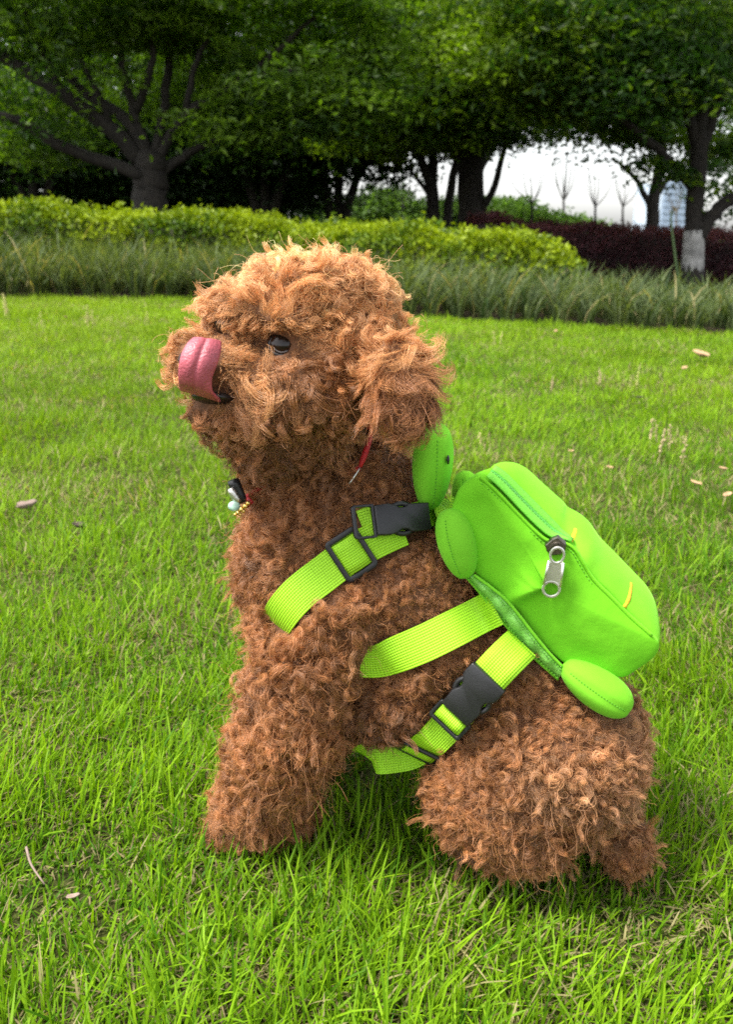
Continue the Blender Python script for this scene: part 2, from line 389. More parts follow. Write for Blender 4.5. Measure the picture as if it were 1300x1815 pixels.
def tree(name, label, stems, limbs, blobs, cols, L=.10, Wd=.045, per=70, sig=.22, bark='bark', group=None, cat='tree', base=None, gap=None):
    P0 = at_y(*stems[0][0][0]) if base is None else base
    root = tag(empty(name, (P0[0], P0[1], float(gz(P0[0], P0[1])))), label, cat, group)
    for pts, r0, r1 in stems:
        P, r = px_curve(pts, r0, r1, 14, r0 * .08); r[0] *= 1.25
        P = np.vstack([[P[0][0], P[0][1], float(gz(P[0][0], P[0][1])) - .05], P]); r = np.concatenate([[r[0] * 1.1], r])
        MB().tube(P, r, 10).build('trunk', MAT[bark], root)
    for pts, r0, r1 in limbs:
        P, r = px_curve(pts, r0, r1, 14, r0 * .12)
        MB().tube(P, r, 8).build('limb', MAT[bark], root)
    if blobs: crown_mesh(root, blobs, L, Wd, cols, per, sig, gap=gap)
    return root

G_DARK = ((.018, .045, .010), (.04, .09, .016)); G_MID = ((.030, .072, .009), (.14, .235, .016)); G_YEL = ((.05, .11, .014), (.11, .20, .025))
tree('tree', 'big spreading tree with low forking limbs behind the hedge at the left', 
     [([(268, 385, 10), (266, 330, 10), (268, 280, 10)], .20, .17)],
     [([(258, 315, 9.9), (190, 288, 9.8), (100, 255, 9.6), (30, 215, 9.5), (-90, 190, 9.4)], .07, .04),
      ([(255, 290, 10), (200, 232, 9.9), (110, 165, 9.7), (10, 105, 9.6), (-90, 60, 9.5)], .095, .045),
      ([(262, 280, 10), (225, 215, 10), (160, 170, 10.1), (80, 105, 10.2)], .075, .035),
      ([(275, 290, 10), (325, 205, 9.9), (400, 160, 9.7), (470, 105, 9.6), (560, 30, 9.5)], .06, .02),
      ([(278, 310, 10), (350, 262, 10.1), (420, 240, 10.2), (490, 212, 10.3)], .055, .022),
      ([(264, 285, 10), (238, 205, 10), (215, 110, 9.9), (195, -20, 9.8)], .06, .03),
      ([(272, 285, 10), (290, 190, 10.1), (305, 80, 10.2), (335, -60, 10.3)], .06, .03), ([(200, 232, 9.9), (165, 150, 9.7), (120, 70, 9.6)], .045, .018), ([(330, 200, 9.9), (345, 120, 9.7), (380, 40, 9.6)], .045, .018), ([(410, 158, 9.7), (470, 130, 9.6), (540, 125, 9.5)], .035, .014), ([(110, 165, 9.7), (60, 60, 9.6), (30, -20, 9.6)], .04, .018), ([(240, 200, 10), (270, 110, 9.8), (262, 0, 9.7)], .05, .02)],
     [(120, 10, 9.6, 320, 90, .9, 90), (110, 150, 9.1, 150, 70, .35, 16), (310, 90, 9.0, 170, 80, .35, 30), (420, 60, 9.5, 260, 110, .9, 120), (300, 165, 9.5, 90, 60, .5, 22), (590, 110, 9.3, 150, 110, .8, 80), (440, 200, 9.7, 120, 50, .5, 24), (560, 230, 10, 130, 40, .6, 26), (60, 250, 10.3, 100, 40, .5, 14),
      (100, -160, 9.5, 420, 150, 1.8, 130), (520, -200, 9.5, 380, 160, 1.8, 130), (150, 120, 11.2, 260, 110, .8, 70), (460, 170, 11.2, 200, 60, .8, 45), (0, 200, 11.4, 170, 60, .8, 40)],
     G_MID, .095, .042, 125, .24, gap=-.72)
tree('tree', 'tall dark trunked tree standing between the thin stems and the sky gap', [([(836, 420, 13), (838, 300, 13), (842, 180, 13), (850, 40, 13)], .21, .14)],
     [([(842, 390, 13), (872, 340, 12.8), (890, 280, 12.7), (910, 200, 12.6)], .06, .03), ([(840, 230, 13), (780, 170, 12.8), (720, 120, 12.6)], .08, .04)],
     [(760, 175, 12.3, 190, 70, 1.1, 110), (910, 165, 12.3, 170, 75, 1.1, 100), (820, 40, 12, 300, 110, 1.5, 170), (985, 200, 12.2, 130, 35, .9, 45), (800, -140, 12, 400, 120, 2, 120), (660, 215, 12.6, 120, 60, .8, 60), (850, 235, 12.8, 90, 20, .7, 16), (930, 232, 12.4, 130, 18, .8, 6), (840, 258, 12.6, 60, 20, .6, 5)],
     ((.025, .07, .009), (.18, .27, .014)), .095, .042, 110, .22, gap=-.68)
tree('tree', 'slim dark tree with three leaning stems left of the tall dark trunk', [([(768, 415, 14), (762, 330, 14), (742, 270, 14), (720, 200, 14)], .09, .05), ([(772, 415, 14), (768, 300, 14.1), (775, 200, 14.1)], .10, .06), ([(790, 415, 14), (800, 330, 14), (815, 260, 14), (825, 190, 14)], .08, .05)],
     [([(764, 350, 14), (735, 310, 14), (715, 285, 14)], .04, .02)],
     [(740, 230, 14.2, 130, 50, .9, 70), (690, 150, 14.5, 150, 90, 1, 80), (690, 300, 14.4, 70, 22, .6, 10), (800, 200, 14.5, 110, 60, .9, 50)], G_DARK, .11, .05, 70)
wt = tree('tree', 'right hand tree with a whitewashed trunk base in front of the dark red hedge', [([(1228, 484, 10), (1231, 420, 10), (1234, 340, 10), (1240, 250, 10), (1246, 130, 10), (1240, -20, 10)], .105, .075)],
     [([(1238, 425, 10), (1262, 385, 9.95), (1300, 352, 9.9), (1390, 320, 9.8)], .09, .06), ([(1234, 340, 10), (1200, 300, 10), (1150, 250, 10), (1080, 190, 9.9)], .07, .03), ([(1240, 270, 10), (1275, 180, 10), (1300, 60, 9.9)], .08, .05), ([(1238, 260, 10), (1210, 150, 9.9), (1195, 30, 9.8)], .07, .04)],
     [(1140, 110, 9.4, 210, 120, 1, 160), (1290, 150, 9.3, 180, 120, .9, 130), (1000, 70, 9.5, 190, 110, 1, 120), (1260, 275, 9.7, 120, 40, .6, 50), (1150, -110, 9.5, 360, 140, 2, 150), (1160, 228, 9.9, 110, 34, .7, 44), (1010, 165, 9.9, 100, 45, .7, 40), (1080, 232, 10, 110, 16, .7, 6), (1190, 270, 10, 60, 22, .6, 6), (1330, 280, 10.3, 100, 60, .6, 50)],
     ((.026, .07, .009), (.155, .24, .014)), .088, .040, 110, .22, gap=-.68)
Pw = np.array([at_y(u, v, 10) for u, v in [(1228, 484), (1230, 445), (1231.5, 408)]])
Pw = np.vstack([[Pw[0][0], Pw[0][1], float(gz(Pw[0][0], Pw[0][1])) - .04], Pw])
MB().tube(crom(Pw, 8), np.array([.132, .128, .124, .121, .119, .117, .115, .114]), 14).build('painted_base', MAT['lime'], wt)
tree('tree', 'small forked dark tree just left of the whitewashed trunk', [([(1155, 418, 13), (1160, 360, 13), (1168, 300, 13), (1175, 240, 13)], .10, .06)],
     [([(1158, 375, 13), (1130, 320, 13), (1105, 295, 13), (1085, 280, 13)], .05, .02), ([(1160, 350, 13), (1190, 310, 13), (1215, 285, 13)], .05, .02)],
     [(1150, 205, 13.2, 130, 40, .9, 55), (1240, 290, 13.4, 50, 20, .6, 10), (1050, 212, 13.4, 110, 30, .8, 34)], G_DARK, .10, .045, 70)
# dark trees in the second row at the left
for k, (u, Y, lab, blobs) in enumerate([
        (60, 13.5, 'dark many stemmed tree behind the hedge at the far left', [(60, 230, 13.6, 170, 90, 1.0, 120), (-60, 300, 13.8, 120, 60, .8, 60), (130, 300, 14.2, 90, 60, .7, 50), (60, 60, 14, 260, 120, 1.5, 120)]),
        (470, 14.0, 'dark leaning tree in the deep shade right of the big spreading tree', [(450, 250, 14.3, 170, 90, 1.0, 130), (400, 320, 14.8, 130, 60, .8, 80), (470, 90, 14, 240, 120, 1.5, 120)]),
        (600, 14.6, 'dark tree with low foliage left of the slim three stemmed tree', [(590, 240, 14.6, 120, 70, 1.0, 110), (500, 335, 15, 90, 45, .8, 60), (620, 90, 14.5, 180, 110, 1.5, 100)]),
        (230, 15.0, 'dark tree deep behind the big spreading trunk', [(230, 270, 15, 170, 100, 1.0, 140), (280, 340, 15.4, 180, 40, .8, 80), (250, 80, 15, 260, 120, 1.5, 100)])]):
    st = []
    for j in range(3):
        du = (j - 1) * 34
        st.append(([(u + du * .3, 400, Y), (u + du * .8, 330, Y), (u + du * 1.8, 260, Y), (u + du * 2.4, 170, Y)], .085, .045))
    tree('tree', lab, st, [], blobs, G_DARK, .12, .055, 70, .25)
for k, (u, Y, lab) in enumerate([(900, 17, 'dark crowned tree in the rear row above the sky gap'), (1180, 17.5, 'dark crowned tree in the rear row behind the whitewashed one')]):
    tree('tree', lab, [([(u + (-62 if k == 0 else 56), 412, Y), (u + (-60 if k == 0 else 58), 330, Y), (u + 20, 190, Y)], .07, .05)], [],
         [(u - 40, 120, Y, 200, 80, 1.6, 130), (u + 110, 135, Y, 170, 70, 1.5, 110), (u, 10, Y, 260, 110, 2, 120)], G_DARK, .12, .055, 70, .28)
# thin trees in the open park behind
def fan(u, v0, Y, h, spread, n, r):
    L = []
    for j in range(n):
        a = (j - (n - 1) / 2) / max(1, (n - 1) / 2) * spread * random.uniform(.5, 1.1) + random.uniform(-9, 9)
        L.append(([(u, v0 - h * .30, Y), (u + a * .65, v0 - h * .55, Y), (u + a * .9 + random.uniform(-4, 4), v0 - h * random.uniform(.6, 1.2), Y)], r * .8, r * .25))
    return L
for (u, v0, Y, h, sp, n, r, bark, lab) in [
        (715, 395, 19, 95, 26, 5, .022, 'bark_pale', 'pale bare sapling left of the dark three stemmed tree'),
        (944, 398, 17, 120, 36, 6, .014, 'bark', 'thin dark sapling at the left end of the sky gap'),
        (1000, 400, 24, 145, 30, 7, .022, 'bark_pale', 'pale bare tree with a broom of branches in the middle of the sky gap'),
        (1056, 404, 17, 120, 30, 6, .014, 'bark', 'thin dark sapling before the pale bare trees'),
        (1105, 405, 24, 125, 34, 6, .02, 'bark_pale', 'pale bare tree low behind the small forked dark tree'),
        (1200, 408, 26, 95, 26, 6, .018, 'bark_pale', 'pale bare tree before the blue grey tower')]:
    tree('sapling', lab, [([(u, v0 + 12, Y), (u, v0 - h * .2, Y), (u, v0 - h * .36, Y)], r * 1.9, r * 1.3)], fan(u, v0, Y, h, sp, n, r), None, None, bark=bark)
# bright shrubs beyond the trees
for (u, Y, blobs, lab, cols) in [
        (640, 20, [(620, 378, 20, 90, 30, 1.2, 70), (690, 366, 20, 60, 40, 1.2, 60)], 'pale green shrub mass in the light left of the dark stems', ((.10, .18, .05), (.18, .29, .08))),
        (790, 21, [(770, 382, 21, 60, 26, 1.2, 50), (820, 378, 21, 60, 30, 1.2, 50)], 'light green shrub seen between the dark stems', ((.10, .18, .05), (.18, .29, .08))),
        (900, 20, [(905, 378, 20, 50, 24, 1.2, 50), (955, 390, 20, 60, 18, 1.2, 45)], 'green rounded shrub at the left end of the sky gap', ((.09, .17, .035), (.16, .27, .06))),
        (1010, 26, [(1005, 396, 26, 60, 12, 1.2, 36), (870, 372, 26, 50, 22, 1.2, 36)], 'low far shrub under the pale bare trees', ((.10, .17, .06), (.17, .26, .10)))]:
    p = at_y(u, 400, Y)
    rt = tag(empty('shrub', (p[0], p[1], 0)), lab, 'shrub')
    crown_mesh(rt, blobs, .13, .07, cols, 60, .28, name='foliage')
# far wood that closes the left background
p = []
ww = []
for (u0, u1, v0, v1, Y, nc) in [(-500, 530, -60, 385, 20, 480), (520, 740, -60, 270, 20, 110), (-500, 300, 250, 400, 17, 220), (280, 540, 300, 400, 17, 110), (640, 900, -150, 215, 21, 150), (850, 1800, -150, 190, 22, 290), (1260, 1900, 200, 385, 19, 90)]:
    for _ in range(nc):
        c = at_y(random.uniform(u0, u1), random.uniform(v0, v1), Y + random.uniform(-1, 1.5)); p.append(c)
p = np.array(p); P = np.repeat(p, 62, 0) + rng.normal(size=(len(p) * 62, 3)) * [.36, .36, .28]; P = P[P[:, 2] > .02]
V, T = leaf_cloud(P, rng.uniform(.12, .2, len(P)), .08, np.array([0, 0, .8]), .8)
f = rng.uniform(0, 1, (len(P), 1)); tt = np.array(G_DARK[0]) * (1 - f) + np.array(G_DARK[1]) * f
fast_mesh('woodland', V, T, MAT['leaf'], None, np.repeat(tt, 4, 0), smooth=False)['kind'] = 'stuff'

# tower far away
tb = at_y(1197, 415, 160.0); k = depth(tb) / FPX
x0, x1 = at_y(1166, 415, 160)[0], at_y(1226, 415, 160)[0]; ztop = at_y(1197, 322, 160)[2]
tw = tag(empty('tower', (tb[0], 160, 0)), 'hazy blue grey tower block far off beside the whitewashed trunk', 'building')
MB().box(((x0 + x1) / 2, 168, ztop / 2), ((x1 - x0) / 2, 0, 0), (0, 8, 0), (0, 0, ztop / 2)).build('wall', MAT['tower'], tw, smooth=False)
mb = MB()
for j in range(int(ztop / 1.4)):
    pass
nfl = 8
for j in range(nfl):
    MB().box(((x0 + x1) / 2, 159.9, ztop * (j + .5) / nfl), ((x1 - x0) * .44, 0, 0), (0, .25, 0), (0, 0, ztop / nfl * .3)).build('window', MAT['towerglass'], tw, smooth=False)

# ------------------------------------------------------------------ hedges and ornamental grass
def hedge(name, label, top, Yoff, thick, cols, L, Wd, dens, core, shoots=.5, cols2=None):
    """top: list (u, v, Y) along the crest front edge"""
    P = crom(np.array([at_y(*q) for q in top]), 60); P[:, 2] += 0
    root = tag(empty(name, (float(P[30][0]), float(P[30][1]), float(gz(P[30][0], P[30][1])))), label, 'hedge')
    V = []; n = len(P)
    for q in P:
        g = float(gz(q[0], q[1])) - .02; zt = q[2] - .05
        V += [[q[0], q[1] + .05, g], [q[0], q[1] + .05, zt - .03], [q[0], q[1] + .14, zt], [q[0], q[1] + thick - .1, zt], [q[0], q[1] + thick, zt - .04], [q[0], q[1] + thick, g]]
    F = [[i * 6 + k, (i + 1) * 6 + k, (i + 1) * 6 + k + 1, i * 6 + k + 1] for i in range(n - 1) for k in range(5)] + [[k for k in range(6)], [(n - 1) * 6 + k for k in range(6)][::-1]]
    mesh_obj('twigs', V, F, MAT[core], root)
    length = np.linalg.norm(np.diff(P, axis=0), axis=1).sum(); H = float(np.mean(P[:, 2] - gz(P[:, 0], P[:, 1])))
    m = int(length * (H + thick + .2) * dens); s = rng.uniform(0, n - 1.001, m); i = s.astype(int); q = P[i] + (P[i + 1] - P[i]) * (s - i)[:, None]
    face = rng.uniform(0, H + thick, m); front = face < H
    C = q.copy(); g = gz(q[:, 0], q[:, 1])
    C[front, 2] = g[front] + (q[front, 2] - g[front]) * (face[front] / H) ; C[~front, 1] += face[~front] - H
    lump = .035 * noise(q * [1, 1, 0], 6) + .025 * noise(C, 14)
    C[front, 1] += -np.abs(rng.normal(size=front.sum())) * .05 + lump[front]; C[~front, 2] += rng.normal(size=(~front).sum()) * .035 + lump[~front] * .7
    C[:, 0] += rng.normal(size=m) * .03
    e = (s < 1.2) | (s > n - 2.2); C[e, 1] += rng.uniform(0, thick, e.sum())
    nb = np.where(front[:, None], [0, -.9, .5], [0, -.2, 1.0])
    V, T = leaf_cloud(C, rng.uniform(.7, 1.3, m) * L, rng.uniform(.75, 1.2, m) * Wd, nb, .6, along=np.array([0, -.1, 1.1]))
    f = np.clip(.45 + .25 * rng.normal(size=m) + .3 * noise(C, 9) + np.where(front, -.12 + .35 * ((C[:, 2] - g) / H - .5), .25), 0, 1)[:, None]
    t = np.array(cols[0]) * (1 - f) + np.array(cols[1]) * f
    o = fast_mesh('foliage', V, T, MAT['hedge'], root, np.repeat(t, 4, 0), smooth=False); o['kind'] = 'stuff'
    return root
ey = lambda u: float(edge_y(at_y(u, 420, 6)[0]))
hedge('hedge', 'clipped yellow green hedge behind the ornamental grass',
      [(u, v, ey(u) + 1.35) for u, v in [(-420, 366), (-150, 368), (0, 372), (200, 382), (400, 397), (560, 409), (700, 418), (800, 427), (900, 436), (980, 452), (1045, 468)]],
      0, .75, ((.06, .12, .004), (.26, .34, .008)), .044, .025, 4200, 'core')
hedge('hedge', 'dark red leaved hedge behind the whitewashed trunk', [(u, v, 11) for u, v in [(850, 392), (950, 399), (1050, 406), (1150, 412), (1250, 418), (1350, 424), (1500, 432), (1750, 445)]],
      0, 1.1, ((.04, .014, .018), (.12, .04, .05)), .05, .026, 2000, 'corered')
def liriope():
    n = 22000; x = rng.uniform(-5.2, 4.6, n); cx = np.round(x / .11) ; y0 = edge_y(x)
    dy = rng.uniform(.0, 1.3, n)
    hs = np.interp(x, [-5, -2, 0, 1.5, 2.5, 4.5], [.27, .27, .25, .205, .17, .15])
    cell = np.stack([np.floor(x / .13), np.floor(dy / .13), np.zeros(n)], -1)
    jit = np.sin(cell[:, 0] * 12.9 + cell[:, 1] * 78.2) * 43758.5; jit -= np.floor(jit); j2 = np.sin(cell[:, 0] * 39.3 + cell[:, 1] * 11.1) * 24634.6; j2 -= np.floor(j2)
    cxx = (cell[:, 0] + .2 + .6 * jit) * .13; cyy = (cell[:, 1] + .2 + .6 * j2) * .13
    px = cxx + (x - cxx) * .45; pd = np.maximum(cyy + (dy - cyy) * .45, .03); py = edge_y(px) + pd
    P = np.stack([px, py, gz(px, py)], -1)
    yaw = np.arctan2(dy - cyy, x - cxx) + rng.normal(size=n) * .6
    yaw = np.where(rng.uniform(size=n) < .35, np.where(px > .2, .5, -1.4) + rng.normal(size=n) * .7, yaw)
    h = hs * rng.uniform(.75, 1.45, n) * (1 + .2 * (jit - .5)); bend = rng.uniform(.9, 2.6, n)
    V, T, k = blades(P, h * 1.2, rng.uniform(.005, .0105, n), yaw, bend, .7, [0, .25, .5, .75, 1])
    f = np.clip(.5 + .3 * rng.normal(size=n) + .3 * (j2 - .5), 0, 1)[:, None]
    t = np.array((.022, .048, .012)) * (1 - f) + np.array((.145, .185, .075)) * f
    dry = rng.uniform(size=n) < .05; t[dry] = (.30, .26, .12)
    fast_mesh('ornamental_grass', V, T, MAT['grass'], None, np.repeat(t, k, 0))['kind'] = 'stuff'
liriope()

# ------------------------------------------------------------------ dog body
HEAD_DIR = nrm(np.array([-1.0, .2, 0])); LAT = nrm(np.array([.2, 1.0, 0]))       # LAT points to the dog's far side
body = MB()
def blob(u, v, Y, ru, rv, rf, ang=0, nu=18, nv=12, off=None):
    c = at_y(u, v, Y); k = depth(c) / FPX
    if off is not None: c = c + off
    a = math.radians(ang); X = RT * math.cos(a) - UP * math.sin(a); Z = UP * math.cos(a) + RT * math.sin(a)
    body.ellipsoid(c, [X * ru * k, FW * rf, Z * rv * k], nu, nv); return c
def limb(pts, off=None):
    """pts: (u,v,Y,r px)"""
    C = np.array([np.append(at_y(u, v, Y), r * depth(at_y(u, v, Y)) / FPX) for u, v, Y, r in pts])
    n = 5 * len(C); Q = crom(C, n)
    for q in Q:
        c = q[:3] + (off if off is not None else 0); body.ellipsoid(c, np.eye(3) * q[3], 14, 10)
# head
blob(568, 605, .585, 138, 112, .060); blob(556, 542, .580, 142, 70, .054); blob(450, 566, .566, 85, 46, .042); blob(650, 640, .592, 76, 92, .050)
blob(395, 655, .546, 80, 52, .036); blob(345, 645, .533, 38, 44, .026); blob(415, 735, .548, 72, 42, .032); blob(356, 738, .538, 26, 20, .016)
blob(525, 705, .556, 115, 85, .054); blob(510, 775, .576, 108, 68, .055); blob(470, 690, .545, 70, 65, .036)
blob(620, 600, .556, 60, 62, .026)
blob(714, 690, .506, 48, 78, .018, -6); blob(704, 640, .520, 40, 46, .020); blob(620, 690, .655, 46, 92, .020)
# brow ridge over near eye
blob(505, 572, .531, 45, 18, .016, 10)
# neck, chest, trunk
blob(580, 850, .604, 150, 85, .050); blob(615, 930, .596, 165, 95, .060); blob(545, 1000, .588, 122, 125, .062); blob(560, 1080, .580, 115, 105, .062)
blob(610, 1095, .538, 82, 95, .034); blob(578, 1172, .532, 80, 60, .034); blob(715, 1040, .580, 130, 125, .066); blob(760, 1130, .570, 150, 115, .066); blob(700, 1235, .560, 115, 82, .056)
blob(880, 1190, .560, 125, 125, .066); blob(955, 1322, .545, 176, 165, .080); blob(1020, 1290, .545, 110, 110, .066)
# hind quarters near and far
far = LAT * .085
for off in (None, far):
    blob(885, 1400, .512, 128, 105, .044, 0, off=off); blob(925, 1440, .512, 92, 98, .045, off=off); blob(808, 1415, .515, 52, 60, .030, off=off); blob(830, 1480, .508, 44, 36, .022, off=off)
    blob(910, 1492, .505, 72, 44, .030, off=off); blob(1108, 1500, .508, 40, 50, .022, off=off)
    limb([(590, 1120, .540, 80), (530, 1205, .530, 84), (515, 1290, .532, 78), (478, 1380, .540, 64), (430, 1450, .547, 50), (382, 1486, .545, 28)], off)
    limb([(470, 1450, .547, 52), (520, 1440, .55, 44)], off)
bo = body.build('dog', MAT['skin'])
m = bo.modifiers.new('r', 'REMESH'); m.mode = 'VOXEL'; m.voxel_size = .0045
m = bo.modifiers.new('s', 'SMOOTH'); m.iterations = 8; m.factor = .5
dg = bpy.context.evaluated_depsgraph_get(); me = bpy.data.meshes.new_from_object(bo.evaluated_get(dg)); bpy.data.objects.remove(bo)
nv = len(me.vertices); co = np.zeros(nv * 3); me.vertices.foreach_get('co', co); co = co.reshape(-1, 3)
co[:, 2] = np.maximum(co[:, 2], .004); me.vertices.foreach_set('co', co.ravel()); me.update()
me.materials.clear(); me.materials.append(MAT['skin']); me.polygons.foreach_set('use_smooth', np.ones(len(me.polygons), bool)); me.name = 'dog'
dog = bpy.data.objects.new('dog', me); COL.objects.link(dog)
tag(dog, 'curly brown poodle sitting on the lawn with its tongue over its nose', 'dog')
polys = [tuple(p.vertices) for p in me.polygons]
BODY = BVHTree.FromPolygons([Vector(c) for c in co], polys)
def hit(u, v):
    d = ray(u, v); h = BODY.ray_cast(Vector(CAM), Vector(d))
    return (np.array(h[0]), np.array(h[1])) if h[0] is not None else (None, None)
ACC = []         # accessory objects that press on the coat

# ------------------------------------------------------------------ face
def eyeball(u, v, r, sink, rad=None):
    p, n = hit(u, v)
    if p is None: return None
    d = ray(u, v); c = p + d * sink
    o = MB().ellipsoid(c, np.eye(3) * r, 24, 16).build('eye', MAT['eye'], dog); ACC.append(o)
    return c
EYE = eyeball(500, 612, .0094, .0047); EYE2 = eyeball(400, 573, .0075, .0068)
def eyelid(c, r, u, v, a0, a1, du, dv, ru, rv):
    k = depth(c) / FPX; P = []
    for a in np.linspace(a0, a1, 16):
        q = RT * (math.cos(a) * ru * k) + UP * (math.sin(a) * rv * k); h = math.sqrt(max(1e-9, (r * 1.05) ** 2 - min(np.dot(q, q), (r * 1.04) ** 2)))
        P.append(c + q - ray(u, v) * h)
    o = MB().tube(P, .0013, 8).build('eyelid', MAT['lid'], dog); ACC.append(o)
eyelid(EYE, .0088, 500, 612, math.radians(0), math.radians(360), 0, 0, 22, 18)
kk = depth(EYE) / FPX; P = []
for a in np.linspace(math.radians(185), math.radians(318), 12):
    q = RT * (math.cos(a) * 14.5 * kk) + UP * (math.sin(a) * 12.5 * kk); P.append(EYE + q - ray(500, 612) * (math.sqrt(.0092 ** 2 - np.dot(q, q)) - .0002))
MB().tube(P, [.0002] + [.0006] * 10 + [.0002], 6).build('sclera', simple('eye white', (.09, .075, .07), .3, var=.1), dog)
# nose and mouth
pn = at_y(338, 640, .507)
kk = depth(pn) / FPX
NOSE = MB().ellipsoid(pn, [RT * 22 * kk, FW * .010, UP * 20 * kk], 20, 12).build('nose', MAT['nose'], dog); ACC.append(NOSE)
pm = at_y(380, 706, .523); kk = depth(pm) / FPX
MOUTH = MB().ellipsoid(pm, [RT * 40 * kk - UP * 3 * kk, FW * .014, UP * 11 * kk], 20, 12).build('mouth', MAT['mouth'], dog); ACC.append(MOUTH)
# tongue: strip curling up from the mouth over the nose
tl = [(318, 690, .507), (317, 672, .4955), (318, 650, .4925), (322, 630, .4935), (331, 612, .498), (344, 600, .5055)]
tr_ = [(393, 712, .514), (378, 695, .4985), (375, 672, .4955), (384, 648, .4965), (391, 625, .501), (392, 605, .508)]
A = crom(np.array([at_y(*q) for q in tl]), 18); B = crom(np.array([at_y(*q) for q in tr_]), 18)
V = []; nc = 11
for i in range(18):
    for j in range(nc):
        t = j / (nc - 1); bul = math.sin(math.pi * t); groove = math.exp(-((t - .52) / .07) ** 2)
        V.append(A[i] * (1 - t) + B[i] * t - FW * (.0048 * bul ** .7 - .0026 * groove) )
F = [[i * nc + j, i * nc + j + 1, (i + 1) * nc + j + 1, (i + 1) * nc + j] for i in range(17) for j in range(nc - 1)]
to = mesh_obj('tongue', V, F, MAT['tongue'], dog)
m = to.modifiers.new('sol', 'SOLIDIFY'); m.thickness = .0028; m.offset = 0
m = to.modifiers.new('sub', 'SUBSURF'); m.levels = 2; m.render_levels = 2
ACC.append(to)

# ------------------------------------------------------------------ backpack
p0 = at_y(950, 1050, .512); NL = -LAT          # near side plane of the bag, facing the camera
def bp(u, v, c=0.0): return on_plane(u, v, p0, LAT) + LAT * c
def bpc(u, v, c):
    """point of the bag at lateral depth c that is seen at (u, v)"""
    return on_plane(u, v, p0 + LAT * c, LAT)
bag = tag(empty('backpack', tuple(bp(900, 1090, .05))), 'bright lime green plush turtle backpack strapped on the brown poodle', 'backpack')
W = .088
outl = [(800, 905), (812, 872), (830, 854), (850, 846), (880, 872), (915, 908), (945, 938), (972, 962), (1000, 962), (1019, 973), (1035, 999), (1054, 1029), (1085, 1060), (1123, 1098), (1158, 1128), (1171, 1143), (1163, 1165), (1132, 1188), (1103, 1203), (1050, 1190), (1002, 1178), (950, 1128), (904, 1068), (842, 1016), (812, 965)]
OP = np.array(outl, float); OPc = np.vstack([OP, OP[:1]]); R2 = crom(OPc, 97)[:-1]
cen = R2.mean(0)
def crease(uv):
    """local relief (m, inward positive) of the near side panel"""
    d = 0
    def line(a, b, dep, wid):
        a, b = np.array(a, float), np.array(b, float); ab = b - a; t = np.clip(np.dot(uv - a, ab) / np.dot(ab, ab), 0, 1)
        q = np.linalg.norm(uv - (a + t * ab)); return dep * math.exp(-(q / wid) ** 2) * (.4 + .6 * math.sin(math.pi * min(max(t, .1), .9)))
    d += line((806, 902), (862, 880), .0035, 10) + line((862, 880), (852, 925), .003, 10) - line((820, 900), (850, 870), .003, 18)
    d += line((858, 872), (960, 975), -.0012, 14)
    d -= line((900, 1064), (990, 1000), .0085, 12)
    d += line((915, 1085), (1060, 1165), .0016, 40) + line((1040, 1100), (1085, 1120), .0012, 14) - line((1000, 1060), (1100, 1140), .003, 45)
    d += line((900, 1000), (960, 960), .0012, 16)
    return d
mb = MB(); V = []; F = []; K = len(R2); rings = []
def ring(pts3): 
    b = len(V); V.extend(pts3); return b
# near cap: concentric rings
for s in [0.03, .16, .3, .44, .58, .7, .8, .88, .94, .98]:
    pts = []
    for q in R2:
        uv = cen + (q - cen) * s; bul = .0050 * (1 - s ** 3)
        pts.append(bp(uv[0], uv[1], -bul + crease(uv)))
    rings.append(ring(pts))
# outer edge of the bag in the near plane and the near rim of the outer panel
OUT = crom(np.array([(852, 846), (880, 870), (915, 907), (945, 937), (972, 958), (1000, 962), (1019, 973), (1035, 999), (1054, 1029), (1085, 1060), (1123, 1098), (1158, 1128), (1172, 1142)], float), 60)
NPX = crom(np.array([(868, 826), (890, 840), (917, 866), (945, 894), (970, 919), (995, 944), (1010, 958), (1030, 982), (1052, 1018), (1085, 1052), (1122, 1090), (1154, 1122), (1168, 1140)], float), 60)
CN = np.array([.020 - .013 * float(sstep(24, 34, i)) for i in range(60)])
N3 = np.array([bpc(NPX[i][0], NPX[i][1], CN[i]) for i in range(60)]); O3 = np.array([bp(q[0], q[1], 0) for q in OUT])
DN = N3 - O3 - LAT * CN[:, None]                      # in-plane offset of the rim
def odir(i):
    t = OUT[min(i + 1, 59)] - OUT[max(i - 1, 0)]; t = t / np.linalg.norm(t); return np.array([t[1], -t[0]])
RD = []
for q in R2:
    d_ = np.linalg.norm(OUT - q, axis=1); i = int(d_.argmin()); RD.append(DN[i] * math.exp(-(d_[i] / 9) ** 2))
RD = np.array(RD)
AXB = nrm(bp(1060, 1200) - bp(850, 900))                # along the back, from head end to tail end
def toptaper(P, c):
    """the head end of the bag rounds off towards the far side"""
    w_ = 1 - float(sstep(.0, .085, np.dot(P - bp(850, 870), AXB))); return AXB * (.020 * w_ * min(1, max(0, c - .012) / .07) ** 1.2)
for c, s, e in [(.0015, 1.0, .0), (.0035, 1.004, .1), (.018, 1.0, .93), (.05, 1.0, .93), (.085, 1.0, .93), (W - .003, 1.004, .5), (W, .99, .3), (W + .002, .95, 0), (W + .006, .7, 0), (W + .008, .35, 0), (W + .009, .03, 0)]:
    pts = []
    for q, rd in zip(R2, RD):
        uv = cen + (q - cen) * s; P_ = bp(uv[0], uv[1], c) + rd * e; pts.append(P_ + toptaper(bp(uv[0], uv[1]), c))
    rings.append(ring(pts))
for a, b in zip(rings[:-1], rings[1:]):
    for k in range(K): F.append([a + k, b + k, b + (k + 1) % K, a + (k + 1) % K])
